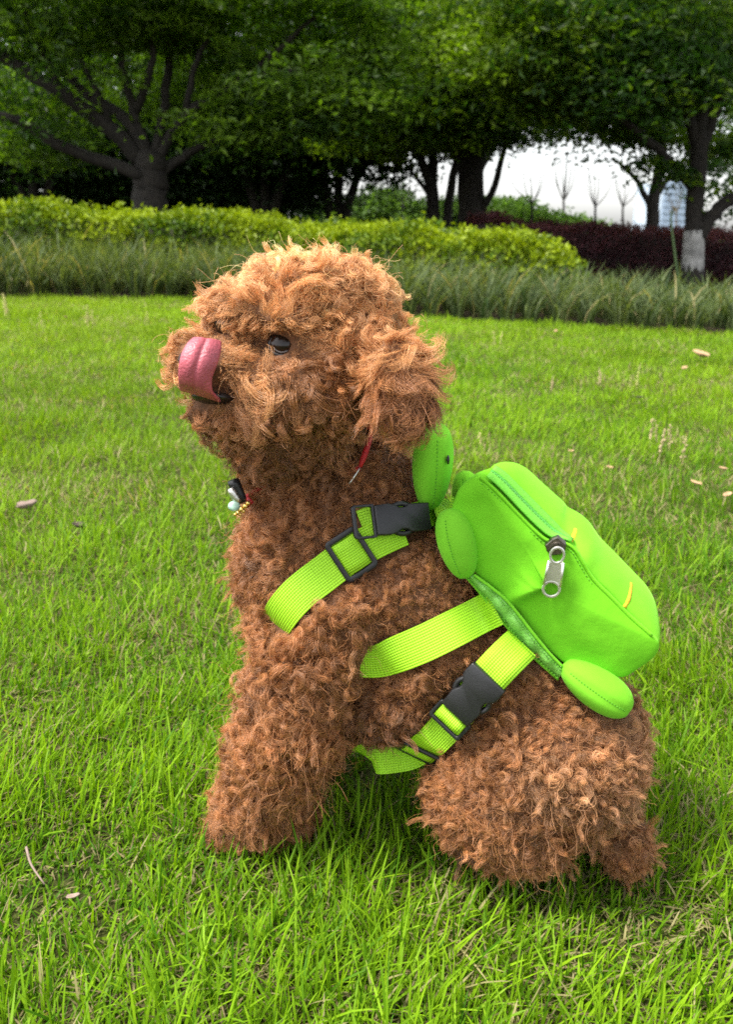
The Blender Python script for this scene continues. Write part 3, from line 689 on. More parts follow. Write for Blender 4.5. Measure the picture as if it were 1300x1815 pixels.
F.append([rings[0] + k for k in range(K)]); F.append([rings[-1] + k for k in range(K)][::-1])
bodyo = mesh_obj('bag_body', V, F, MAT['plush'], bag)
m = bodyo.modifiers.new('sub', 'SUBSURF'); m.levels = 1; m.render_levels = 1
ACC.append(bodyo)
# shell panel: domed outer panel from its near rim to the far side
V = []; nc = 18
for i in range(60):
    up3 = nrm(bp(*(OUT[i] + odir(i) * 10)) - bp(*OUT[i])); e = min(1, min(i + .5, 59.5 - i) / 7); e = math.sqrt(max(0, 1 - (1 - e) ** 2))
    for j in range(nc):
        t = j / (nc - 1); hgt = math.sin(math.pi * t) ** .5 if 0 < t < 1 else 0
        V.append(N3[i] + toptaper(O3[i], CN[i] + (W - CN[i]) * t) + LAT * (W - .002 - CN[i]) * t + up3 * (-.0015 + (.0015 + .0065 + .002 * float(sstep(20, 40, i))) * hgt * e))
F = [[i * nc + j, i * nc + j + 1, (i + 1) * nc + j + 1, (i + 1) * nc + j] for i in range(59) for j in range(nc - 1)]
sh = mesh_obj('shell_panel', V, F, MAT['plush2'], bag)
m = sh.modifiers.new('sol', 'SOLIDIFY'); m.thickness = .002; m = sh.modifiers.new('sub', 'SUBSURF'); m.levels = 1; m.render_levels = 1
Vs = np.array(V).reshape(60, nc, 3)
for i0, jj in ((27, (0, 1, 2, 3)), (47, (0, 1, 2, 3, 5))):
    up3 = nrm(bp(*(OUT[i0] + odir(i0) * 10)) - bp(*OUT[i0]))
    P = crom(np.array([Vs[i0, j] for j in jj]) + up3 * .0008, 22)
    MB().tube(P, .0018, 8).build('yellow_stitch', MAT['yellow'], bag)
# zipper lies on the slope between the side panel and the shell panel
def zpt(i, t, lift=0.0):
    up3 = nrm(np.cross(nrm(O3[min(i + 1, 59)] - O3[max(i - 1, 0)]), nrm(N3[i] - O3[i]))); up3 = up3 if np.dot(up3, CAM - O3[i]) > 0 else -up3
    return O3[i] * (1 - t) + N3[i] * t + up3 * lift
def ztape(t0, t1, name, mat, lift):
    V = []; n_ = 27
    for i in range(1, n_ + 1):
        for t in np.linspace(0, 1, 5): V.append(zpt(i, t0 + (t1 - t0) * t, lift + .0008 * math.sin(math.pi * t)))
    F = [[i * 5 + j, i * 5 + j + 1, (i + 1) * 5 + j + 1, (i + 1) * 5 + j] for i in range(n_ - 1) for j in range(4)]
    o = mesh_obj(name, V, F, mat, bag); m = o.modifiers.new('sol', 'SOLIDIFY'); m.thickness = .001; return o
ztape(.12, .50, 'zipper_tape', MAT['tape'], .0016); ztape(.66, 1.0, 'zipper_tape', MAT['tape'], .0018)
mb = MB()
for k, f_ in enumerate(np.linspace(1.2, 26.6, 56)):
    i = int(f_); t = f_ - i; q0, q1 = zpt(i, .58, .0018), zpt(i + 1, .58, .0018); a = q0 * (1 - t) + q1 * t; tv = nrm(q1 - q0); cv = nrm(N3[i] - O3[i]); nn = nrm(np.cross(tv, cv))
    mb.box(a + cv * (.0005 if k % 2 else -.0005), tv * .00055, cv * .0016, nn * .0009)
o = mb.build('zipper_teeth', MAT['teeth'], bag, smooth=False); o['kind'] = 'stuff'
# slider and pull tab
sc_ = bp(986, 962, -.004); X = nrm(bp(995, 971) - bp(975, 950)); Yv = nrm(np.cross(LAT, X)); 
def poly2(c, ax, ay, pts, k): return np.array([c + ax * a * k + ay * b * k for a, b in pts])
px_m = depth(sc_) / FPX
XR, YU = nrm(bp(1000, 960) - bp(980, 960)), nrm(bp(980, 940) - bp(980, 960))
MB().prism(poly2(sc_, XR, YU, [(-19, 2), (-6, 14), (4, 18), (18, 4), (17, -8), (8, -16), (-8, -18), (-16, -10)], px_m), LAT * .0028).build('slider', MAT['gunmetal'], bag, smooth=False, bevel=.0008)
tc0 = bp(983, 1004, -.0105)
def pill(c, ang, hw0, hw1, hl, k, n=24):
    a = math.radians(ang); ax = XR * math.cos(a) + YU * math.sin(a); ay = -XR * math.sin(a) + YU * math.cos(a); P = []
    for i in range(n):
        q = 2 * math.pi * i / n; h = hw0 if math.sin(q) > 0 else hw1; y = hl * (1 if math.sin(q) > 0 else -1)
        P.append(c + ax * math.cos(q) * h * k + ay * (y + math.sin(q) * h) * k)
    return np.array(P), ax, ay
O, ax, ay = pill(tc0, -9, 13, 17, 33, px_m)
tab = MB()
hole = np.array([tc0 + ay * (-32) * px_m + (ax * math.cos(2 * math.pi * i / 24) + ay * math.sin(2 * math.pi * i / 24)) * 12 * px_m for i in range(24)])
O2 = O.copy()
low = np.array([tc0 + ax * a * px_m + ay * b * px_m for a, b in []]) if False else None
# tab = lower eye (ring), plate, upper loop
ringO = np.array([tc0 + ay * (-32) * px_m + (ax * math.cos(2 * math.pi * i / 24) + ay * math.sin(2 * math.pi * i / 24)) * 17 * px_m for i in range(24)])
tab.prism(ringO, LAT * .0009, hole)
tab.prism(np.array([tc0 + ax * a * px_m + ay * b * px_m for a, b in [(-16, -22), (-8, -18.5), (0, -18), (8, -18.5), (16, -22), (13.5, 20), (-13.5, 20)]]), LAT * .0008)
upO = np.array([tc0 + ay * 33 * px_m + (ax * math.cos(2 * math.pi * i / 24) * 14 + ay * math.sin(2 * math.pi * i / 24) * 17) * px_m for i in range(24)])
upI = np.array([tc0 + ay * 33 * px_m + (ax * math.cos(2 * math.pi * i / 24) * 9.5 + ay * math.sin(2 * math.pi * i / 24) * 12) * px_m for i in range(24)])
tab.prism(upO, LAT * .0009, upI)
tab.build('pull_tab', MAT['steel'], bag, smooth=False, bevel=.0004)
# raised frame of the tab
fr = [tc0 + ax * a * px_m + ay * b * px_m - LAT * .0012 for a, b in [(-15, -24), (-12.5, 22)]]; fr2 = [tc0 + ax * a * px_m + ay * b * px_m - LAT * .0012 for a, b in [(15, -24), (12.5, 22)]]
MB().tube(fr, .0008, 8).tube(fr2, .0008, 8).build('tab_rim', MAT['steel'], bag)
# satin binding along the back seam
bA = crom(np.array([(842, 1014), (880, 1042), (906, 1066), (950, 1122), (975, 1152), (998, 1176)], float), 40); bB = crom(np.array([(829, 1022), (858, 1056), (885, 1092), (925, 1138), (950, 1166), (990, 1202)], float), 40)
V = []
for i in range(40):
    for t in np.linspace(0, 1, 7):
        q = bA[i] * (1 - t) + bB[i] * t; V.append(bp(q[0], q[1], -.004 - .003 * math.sin(math.pi * t) + .0012 * math.sin(i * .9) * math.sin(math.pi * t) + .003 * t))
F = [[i * 7 + j, i * 7 + j + 1, (i + 1) * 7 + j + 1, (i + 1) * 7 + j] for i in range(39) for j in range(6)]
bo_ = mesh_obj('binding', V, F, MAT['binding'], bag); m = bo_.modifiers.new('sol', 'SOLIDIFY'); m.thickness = .0025; ACC.append(bo_)
Vb_ = np.array(V).reshape(40, 7, 3)
MB().tube(Vb_[:, 0] + NL * .001, .0011, 6).build('piping', MAT['plush2'], bag); MB().tube(Vb_[:, 6] + NL * .001, .0009, 6).build('piping', MAT['plush2'], bag)
mb = MB()
for edge, sgn in ((1, 1), (5, 1)):
    for i in range(0, 39, 1):
        a = Vb_[i, edge] * .8 + Vb_[i + 1, edge] * .2 + NL * .0016; b = Vb_[i, edge] * .25 + Vb_[i + 1, edge] * .75 + NL * .0016
        mb.tube([a, b], .00045, 5)
o = mb.build('binding_stitches', MAT['seam'], bag); o['kind'] = 'stuff'

MB().tube(np.array([bp(q[0], q[1], -.0004) for q in OUT[:57]]), .0012, 6).build('piping', MAT['plush'], bag)
mb = MB()
for i in range(1, 55):
    a_, b_ = OUT[i] - odir(i) * 6, OUT[i + 1] - odir(i + 1) * 6; q_ = a_ * .45 + b_ * .55
    mb.tube([bp(a_[0], a_[1], -.0016), bp(q_[0], q_[1], -.0016)], .00035, 4)
mb.build('panel_stitches', MAT['seam'], bag)['kind'] = 'stuff'

def plush(name, a, b, hw, thick, c, par, seam_off=0.0, taper=(.75, 1.0), bulge=0, acc=True, seamside=0):
    """stuffed lobe from pixel a to pixel b in the bag's near plane shifted by c; hw in px"""
    A, B = (bpc(a[0], a[1], c), bpc(b[0], b[1], c)) if c < .06 else (bp(a[0], a[1], c), bp(b[0], b[1], c)); ax = B - A; L = np.linalg.norm(ax); ax = ax / L; sd_ = nrm(np.cross(ax, LAT)); k = depth((A + B) / 2) / FPX
    nu, nv = 28, 22; V = []
    for j in range(nv + 1):
        t = j / nv; x = t; prof = math.sqrt(max(0, 1 - (2 * x - 1) ** 2)) ** .85 * (taper[0] + (taper[1] - taper[0]) * x)
        cen_ = A + ax * L * x + sd_ * bulge * math.sin(math.pi * x) * k
        for i in range(nu):
            q = 2 * math.pi * i / nu
            r = 1 - .10 * math.exp(-((abs(((q - math.pi / 2 - seamside + math.pi) % (2 * math.pi)) - math.pi)) / .16) ** 2)
            V.append(cen_ + sd_ * math.cos(q) * hw * k * prof * r + NL * math.sin(q) * thick * prof * r)
    F = [[j * nu + i, j * nu + (i + 1) % nu, (j + 1) * nu + (i + 1) % nu, (j + 1) * nu + i] for j in range(nv) for i in range(nu)]
    o = mesh_obj(name, V, F, MAT['plush2'], par); 
    if acc: ACC.append(o)
    G = np.array(V).reshape(nv + 1, nu, 3); iq = int(round((math.pi / 2 + seamside) / (2 * math.pi) * nu)) % nu; S = crom(G[2:nv - 1, iq], 44); mb = MB()
    out = nrm(S - (A + B) / 2); 
    for i in range(0, 42, 2): mb.tube([S[i] + NL * .0002, S[i + 1] * .85 + S[i] * .15 + NL * .0002], .00045, 5)
    mb.build('seam_stitches', MAT['seam'], o)['kind'] = 'stuff'
    return o
plush('plush_leg', (795, 902), (828, 1024), 36, .017, -.001, bag, taper=(1.05, .85), seamside=.25)
plush('plush_leg', (998, 1178), (1118, 1258), 37, .017, -.004, bag, taper=(.85, 1.08), seamside=-.2)
plush('plush_leg', (795, 902), (828, 1024), 36, .017, W + .006, bag, acc=False); plush('plush_leg', (998, 1178), (1118, 1258), 37, .017, W + .006, bag, acc=False)
hd = plush('plush_head', (763, 902), (772, 750), 38, .030, .040, bag, taper=(.8, 1.05), seamside=.35)
pe = bpc(795, 815, .022)
MB().ellipsoid(pe, [XR * 3 * px_m, LAT * .0022, YU * 9 * px_m], 10, 8).build('plush_eye', MAT['black'], bag)

# ------------------------------------------------------------------ straps
RAW = []
STRAPS = []      # (points, half width) for clearing the coat
def strap(name, px, hw, off, par=None, extra=None, yfall=.54, n=70, close_bag=0.0, thick=.0016, off_end=None, tuck=0):
    P = []; Nn = []
    for q in px:
        p, nn = hit(q[0], q[1])
        if p is None or (len(q) > 2 and q[2] is not None): p = at_y(q[0], q[1], q[2] if len(q) > 2 and q[2] else yfall); nn = -ray(q[0], q[1])
        P.append(p); Nn.append(nn)
    P = np.array(P); Nn = np.array(Nn)
    for _ in range(3): Nn[1:-1] = nrm(Nn[:-2] + 2 * Nn[1:-1] + Nn[2:])
    offs = np.array([(q[3] if len(q) > 3 else off) for q in px])
    P = P + Nn * offs[:, None]
    if extra is not None:
        for e_p, e_n in extra(P, Nn): P = np.vstack([P, e_p]); Nn = np.vstack([Nn, e_n])
    Q = crom(P, n); s0 = np.linspace(0, 1, len(P)); cum = np.concatenate([[0], np.cumsum(np.linalg.norm(np.diff(P, axis=0), axis=1))]); 
    NQ = np.stack([np.interp(np.linspace(0, cum[-1], n), cum, Nn[:, k]) for k in range(3)], -1)
    for _ in range(12): NQ[1:-1] = nrm(NQ[:-2] + NQ[1:-1] + NQ[2:]); 
    for _ in range(4): Q[1:-1] = (Q[:-2] + 2 * Q[1:-1] + Q[2:]) / 4
    T = nrm(np.gradient(Q, axis=0)); S = nrm(np.cross(T, NQ)); NQ = nrm(np.cross(S, T))
    V = []; uv = []; L = np.concatenate([[0], np.cumsum(np.linalg.norm(np.diff(Q, axis=0), axis=1))]); cs = 8
    for i in range(n):
        ring = [(-1, 0), (-.5, 1), (0, 1.15), (.5, 1), (1, 0), (.5, -1), (0, -1), (-.5, -1)]
        ring = [(-1, .55), (-.34, .6), (.34, .6), (1, .55), (1, -.55), (.34, -.6), (-.34, -.6), (-1, -.55)]
        for a, b in ring:
            V.append(Q[i] + S[i] * a * hw + NQ[i] * b * thick); uv.append((a * hw, L[i]))
    F = [[i * cs + j, i * cs + (j + 1) % cs, (i + 1) * cs + (j + 1) % cs, (i + 1) * cs + j] for i in range(n - 1) for j in range(cs)] + [list(range(cs))[::-1], [(n - 1) * cs + j for j in range(cs)]]
    o = mesh_obj(name, V, F, MAT['web'], bag if par is None else par, smooth=False, uv=uv)
    out = []
    for q in Q:
        r_ = BODY.find_nearest(Vector(q)); out.append((Vector(q) - r_[0]).dot(r_[1]) > .0055)
    tail_ = tuck or n; out = [o_ and i < tail_ for i, o_ in enumerate(out)]; sel = [i for i in range(n) if out[i]]
    STRAPS.append((Q[sel], hw)); Vn = np.array(V)
    RAW.append((Vn, [[i * cs + j, i * cs + (j + 1) % cs, (i + 1) * cs + (j + 1) % cs, (i + 1) * cs + j] for i in range(n - 1) if out[i] and out[i + 1] for j in range(cs)]))
    return Q, T, S, NQ, L
HW = .0120
s1 = strap('strap', [(700, 935), (662, 950), (620, 975), (578, 1012), (535, 1052), (502, 1092, None, .009), (486, 1125, .550, .0), (482, 1160, .556, .0), (482, 1200, .563, 0)], HW * 1.02, .0125, yfall=.55, tuck=53)
s2 = strap('strap', [(876, 1078, .512, .0), (845, 1095, None, .010), (800, 1118), (755, 1138), (708, 1153, None, .009), (675, 1163, None, .0065), (648, 1171, None, .001), (618, 1177, None, -.008)], HW * 1.02, .0095)
def under(P, Nn):
    d = nrm(P[-1] - P[-2]); 
    return [(P[-1] + d * .008 + np.array([0, .018, -.006]), nrm(np.array([-.2, -.3, -1]))), (P[-1] + np.array([-.002, .05, -.006]), nrm(np.array([0, .1, -1])))]
s3 = strap('strap', [(925, 1140, .508, .0), (905, 1165, None, .012), (870, 1200), (830, 1238), (795, 1272), (760, 1300, None, .013), (725, 1323, None, .015), (690, 1336, None, .016), (662, 1342, None, .016)], HW, .0105, extra=under)

def frame_at(st, u, v):
    Q = st[0]; pu, pv = pix(Q); i = int(np.argmin((pu - u) ** 2 + (pv - v) ** 2)); return Q[i], st[1][i], st[2][i], st[3][i]
def rrect(c, a, b, ha, hb, r, n=5):
    P = []
    for sx, sy, q0 in ((1, 1, 0), (-1, 1, 90), (-1, -1, 180), (1, -1, 270)):
        for k in range(n):
            q = math.radians(q0 + 90 * k / (n - 1)); P.append(c + a * (sx * (ha - r) + r * math.cos(q)) + b * (sy * (hb - r) + r * math.sin(q)))
    return np.array(P)
def triglide(st, u, v, length=.020, bar=True):
    c, T, S, Nv = frame_at(st, u, v); c = c + Nv * .0026
    o = MB().prism(rrect(c, T, S, length / 2 + .003, HW + .0042, .004), Nv * .0012, rrect(c, T, S, length / 2 - .0006, HW + .0004, .001)).build('slide_adjuster', MAT['black'], bag, bevel=.0006)
    ACC.append(o)
    # webbing tongue doubled over the middle bar
    V = []; uv = []
    for i, t in enumerate(np.linspace(-1, 1, 9)):
        for s_ in np.linspace(-1, 1, 5):
            V.append(c + T * t * (length / 2 - .0002) + S * s_ * (HW - .0006) + Nv * (.0030 * math.cos(t * 1.3) - .0006)); uv.append((s_ * HW, t * length / 2))
    o = mesh_obj('web_loop', V, [[i * 5 + j, i * 5 + j + 1, (i + 1) * 5 + j + 1, (i + 1) * 5 + j] for i in range(8) for j in range(4)], MAT['web'], bag, uv=uv)
    m = o.modifiers.new('sol', 'SOLIDIFY'); m.thickness = .0012; m.offset = -1
    return c
def buckle(st, u, v, half=.0185, flip=-1):
    """side release buckle: body with waisted sides, release arms in the notches, ladder end"""
    c, T, S, Nv = frame_at(st, u, v); c = c + Nv * .0036; T = T * flip
    prof = [(-1.0, .98), (-.55, 1.0), (-.30, 1.02), (-.16, .90), (-.02, .80), (.14, .82), (.28, 1.00), (.42, 1.16), (.62, 1.2), (1.0, 1.16)]
    O = [c + T * a * half + S * b * HW for a, b in prof] + [c + T * a * half - S * b * HW for a, b in prof[::-1]]
    o = MB().prism(O, Nv * .0034).build('buckle', MAT['black'], bag, bevel=.0011); ACC.append(o)
    for sg in (1, -1):
        P = crom(np.array([c + T * a * half + S * sg * b * HW for a, b in [(-.34, .9), (-.18, 1.02), (0, 1.08), (.16, 1.02), (.3, .9)]]), 10)
        MB().tube(P, .0019, 8).build('release_arm', MAT['black'], o)
    # ladder end: frame with bar
    e = c - T * (half + .0065) - Nv * .0012
    q = MB().prism(rrect(e, T, S, .0078, HW + .0016, .0025), Nv * .0016, rrect(e, T, S, .0052, HW - .0012, .001)).build('ladder_frame', MAT['black'], bag, bevel=.0006); ACC.append(q)
    V = []; uv = []
    e2 = e + T * .0005
    for i, t in enumerate(np.linspace(-1, 1, 9)):
        for s_ in np.linspace(-1, 1, 5):
            V.append(e2 + T * t * .0046 + S * s_ * (HW - .0018) + Nv * (.0042 * math.cos(t * 1.35) - .001)); uv.append((s_ * HW, t * .005))
    w_ = mesh_obj('web_loop', V, [[i * 5 + j, i * 5 + j + 1, (i + 1) * 5 + j + 1, (i + 1) * 5 + j] for i in range(8) for j in range(4)], MAT['web'], bag, uv=uv)
    m = w_.modifiers.new('sol', 'SOLIDIFY'); m.thickness = .0012; m.offset = -1
triglide(s1, 620, 975, .019); triglide(s3, 738, 1314, .015); buckle(s3, 838, 1230)
# folded web loop at the bag end of the lower strap
c, T, S, Nv = frame_at(s3, 893, 1172)
V = []; uv = []
for i, t in enumerate(np.linspace(-1, 1, 15)):
    for s_ in np.linspace(-1, 1, 5):
        V.append(c + T * t * .0175 + S * s_ * (HW + .0004) + Nv * (.0075 * math.cos(t * 1.5) + .0012)); uv.append((s_ * HW, t * .0175))
o = mesh_obj('web_loop', V, [[i * 5 + j, i * 5 + j + 1, (i + 1) * 5 + j + 1, (i + 1) * 5 + j] for i in range(14) for j in range(4)], MAT['web'], bag, uv=uv)
m = o.modifiers.new('sol', 'SOLIDIFY'); m.thickness = .0014; ACC.append(o)
# shoulder buckle, half sunk in the coat, with its web loop to the bag
sb = strap('strap', [(800, 905, .545, 0), (770, 908, None, .010), (735, 918, None, .011), (700, 925, None, .011), (655, 925, None, .010), (640, 930, None, .006)], HW * .8, .010)
c, T, S, Nv = frame_at(sb, 708, 920); c = c + Nv * .004
Nv2 = Nv
prof = [(-1.0, .98), (-.55, 1.0), (-.25, 1.0), (-.1, .78), (.1, .78), (.28, 1.0), (.5, 1.1), (1.0, 1.05)]
O = [c + T * a * .020 + S * b * HW * .8 for a, b in prof] + [c + T * a * .020 - S * b * HW * .8 for a, b in prof[::-1]]
o = MB().prism(O, Nv2 * .0032).build('buckle', MAT['black'], bag, bevel=.001); ACC.append(o)
for sg in (1, -1):
    P = crom(np.array([c + T * a * .02 + S * sg * b * HW * .8 for a, b in [(-.3, .9), (-.1, 1.05), (.1, 1.05), (.3, .9)]]), 10)
    MB().tube(P, .0018, 8).build('release_arm', MAT['black'], o)
e = c + T * .027 - Nv2 * .001
o = MB().prism(rrect(e, T, S, .0085, HW * .95, .0025), Nv2 * .0016, rrect(e, T, S, .0058, HW * .8, .001)).build('ladder_frame', MAT['black'], bag, bevel=.0006); ACC.append(o)

# ------------------------------------------------------------------ collar with charms
collar = tag(empty('collar', tuple(at_y(560, 850, .59))), 'thin red cord collar with a black clip and small charms at the throat', 'collar')
def surf(u, v, off):
    p, n = hit(u, v); return (p + n * off) if p is not None else at_y(u, v, .56)
P = crom(np.array([surf(654, 755, .004), surf(646, 790, .013), surf(638, 814, .016), surf(629, 836, .014)]), 12)
MB().tube(P, [.0016] + [.0022] * 9 + [.002, .0012], 8).build('cord', MAT['red'], collar)
MB().tube(crom(np.array([P[-1], P[-1] * .6 + surf(616, 852, .015) * .4, surf(612, 858, .013)]), 5), .0006, 6).build('cord_tip', MAT['steel'], collar)
P = crom(np.array([surf(629, 836, .010), surf(608, 848, -.003), surf(560, 868, -.006), surf(500, 872, -.006), surf(470, 862, -.001), surf(456, 874, .010), surf(446, 888, .012), surf(437, 897, .012)]), 24)
MB().tube(P, .0019, 8).build('cord', MAT['red'], collar)
def ap(u, v, Y): return at_y(u, v, Y)
YC = .556
MB().tube(crom(np.array([ap(413, 851, YC), ap(420, 868, YC), ap(431, 890, YC)]), 8), [.0040, .0044, .0044, .0042, .0042, .0040, .0036, .0028], 12).build('clip', MAT['black'], collar)
MB().tube(crom(np.array([ap(409, 866, YC - .006), ap(416, 880, YC - .006), ap(424, 890, YC - .006)]), 6), [.0022, .0028, .0028, .0028, .0026, .0018], 10).build('clip_plate', MAT['steel'], collar)
kk = depth(ap(417, 898, YC)) / FPX
MB().ellipsoid(ap(415, 897, YC - .008), [RT * 11 * kk, FW * .0022, UP * 9 * kk], 16, 10).build('enamel_charm', MAT['jade'], collar)
mb = MB()
for u, v, r in [(428, 903, 4.5), (435, 897, 5), (440, 892, 4), (422, 909, 4), (432, 906, 3.5), (417, 912, 3), (426, 912, 3)]:
    mb.ellipsoid(ap(u, v, YC - .010), np.eye(3) * r * kk, 10, 8)
mb.build('gold_charm', MAT['gold'], collar)
for o in list(collar.children): 
    if o.name.startswith('clip'): ACC.append(o)

# ------------------------------------------------------------------ coat
dg = bpy.context.evaluated_depsgraph_get()
av, af = [], []
for o in ACC:
    ev = o.evaluated_get(dg); mm = ev.to_mesh(); b = len(av); mw = o.matrix_world
    av += [mw @ v.co for v in mm.vertices]; af += [tuple(i + b for i in p.vertices) for p in mm.polygons]; ev.to_mesh_clear()
for V_, F_ in RAW:
    b = len(av); av += [Vector(v) for v in V_]; af += [tuple(i + b for i in f) for f in F_]
bpy.context.view_layer.update()
ABVH = BVHTree.FromPolygons(av, af)
LIGHT, APR, MIDB, DARKB, EARB, RUMPB = (.82, .47, .225), (.63, .315, .125), (.345, .147, .055), (.20, .082, .031), (.35, .142, .053), (.43, .215, .098)  # LIGHT: pale coat plus light from above; DARKB: throat and notch shade tinted in
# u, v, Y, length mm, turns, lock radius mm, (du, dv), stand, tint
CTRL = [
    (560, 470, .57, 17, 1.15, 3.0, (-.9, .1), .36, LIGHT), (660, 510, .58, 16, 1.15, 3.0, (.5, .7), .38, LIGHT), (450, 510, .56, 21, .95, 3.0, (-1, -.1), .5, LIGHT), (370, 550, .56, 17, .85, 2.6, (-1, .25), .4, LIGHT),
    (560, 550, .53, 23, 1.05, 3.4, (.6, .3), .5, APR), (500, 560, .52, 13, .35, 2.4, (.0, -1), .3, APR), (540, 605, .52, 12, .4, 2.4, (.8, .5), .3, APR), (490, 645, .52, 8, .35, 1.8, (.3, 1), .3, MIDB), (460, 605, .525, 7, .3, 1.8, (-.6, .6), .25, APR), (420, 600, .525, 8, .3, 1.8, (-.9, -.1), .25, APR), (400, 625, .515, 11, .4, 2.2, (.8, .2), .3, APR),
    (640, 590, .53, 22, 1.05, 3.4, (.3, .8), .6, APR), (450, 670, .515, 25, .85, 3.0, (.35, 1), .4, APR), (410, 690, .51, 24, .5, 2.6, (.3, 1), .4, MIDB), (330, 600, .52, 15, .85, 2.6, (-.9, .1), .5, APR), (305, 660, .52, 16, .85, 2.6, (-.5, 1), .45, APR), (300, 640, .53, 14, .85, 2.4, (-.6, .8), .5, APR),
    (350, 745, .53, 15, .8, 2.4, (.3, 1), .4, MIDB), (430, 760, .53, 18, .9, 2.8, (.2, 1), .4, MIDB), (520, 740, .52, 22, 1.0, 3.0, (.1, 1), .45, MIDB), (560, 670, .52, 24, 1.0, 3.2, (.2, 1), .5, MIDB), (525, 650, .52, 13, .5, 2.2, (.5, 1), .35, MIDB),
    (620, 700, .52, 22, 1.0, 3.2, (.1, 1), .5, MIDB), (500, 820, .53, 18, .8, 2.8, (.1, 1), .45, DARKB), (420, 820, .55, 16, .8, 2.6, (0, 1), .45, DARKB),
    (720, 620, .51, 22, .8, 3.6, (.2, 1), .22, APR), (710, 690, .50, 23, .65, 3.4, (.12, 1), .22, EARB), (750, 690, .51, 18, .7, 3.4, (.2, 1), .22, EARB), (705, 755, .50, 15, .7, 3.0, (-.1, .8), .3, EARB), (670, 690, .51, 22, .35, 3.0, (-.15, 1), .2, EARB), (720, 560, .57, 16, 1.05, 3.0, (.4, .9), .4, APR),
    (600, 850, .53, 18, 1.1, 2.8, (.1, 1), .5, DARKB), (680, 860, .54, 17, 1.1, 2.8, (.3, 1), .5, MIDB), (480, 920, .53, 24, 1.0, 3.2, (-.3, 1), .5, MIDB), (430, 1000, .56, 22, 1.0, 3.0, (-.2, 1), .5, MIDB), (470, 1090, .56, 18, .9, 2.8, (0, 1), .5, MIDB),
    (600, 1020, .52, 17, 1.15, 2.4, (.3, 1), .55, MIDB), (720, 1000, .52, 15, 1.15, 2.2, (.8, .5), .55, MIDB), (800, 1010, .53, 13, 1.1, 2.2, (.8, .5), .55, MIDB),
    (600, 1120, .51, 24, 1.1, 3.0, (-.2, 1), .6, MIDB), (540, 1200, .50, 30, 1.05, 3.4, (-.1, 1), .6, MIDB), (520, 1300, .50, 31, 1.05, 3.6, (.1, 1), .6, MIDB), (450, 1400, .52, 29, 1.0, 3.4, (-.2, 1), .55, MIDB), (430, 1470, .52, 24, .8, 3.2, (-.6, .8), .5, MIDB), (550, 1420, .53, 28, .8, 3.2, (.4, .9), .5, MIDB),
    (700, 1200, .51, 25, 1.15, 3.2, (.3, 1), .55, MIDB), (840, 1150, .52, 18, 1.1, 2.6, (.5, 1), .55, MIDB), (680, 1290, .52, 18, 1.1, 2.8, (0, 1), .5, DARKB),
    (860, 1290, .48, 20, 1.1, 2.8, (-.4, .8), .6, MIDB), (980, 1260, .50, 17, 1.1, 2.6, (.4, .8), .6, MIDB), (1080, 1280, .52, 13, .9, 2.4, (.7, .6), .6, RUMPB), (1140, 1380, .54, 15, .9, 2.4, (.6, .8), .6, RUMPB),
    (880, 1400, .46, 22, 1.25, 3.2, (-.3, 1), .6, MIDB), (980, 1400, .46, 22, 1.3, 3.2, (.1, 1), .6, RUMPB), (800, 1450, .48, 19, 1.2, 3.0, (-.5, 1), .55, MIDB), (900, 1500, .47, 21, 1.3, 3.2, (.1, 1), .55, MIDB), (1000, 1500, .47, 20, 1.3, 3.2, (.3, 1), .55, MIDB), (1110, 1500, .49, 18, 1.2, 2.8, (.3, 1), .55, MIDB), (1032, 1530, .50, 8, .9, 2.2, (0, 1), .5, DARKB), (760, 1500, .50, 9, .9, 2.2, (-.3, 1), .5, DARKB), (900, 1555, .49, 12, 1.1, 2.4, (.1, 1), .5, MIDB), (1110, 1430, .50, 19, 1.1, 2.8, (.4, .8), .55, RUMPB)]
CP = np.array([at_y(c[0], c[1], c[2]) for c in CTRL]); CA = np.array([[c[3] / 1000, c[4], c[5] / 1000, c[7], *c[8]] for c in CTRL])
CD = np.array([nrm(RT * c[6][0] - UP * c[6][1] * 1.0) for c in CTRL])
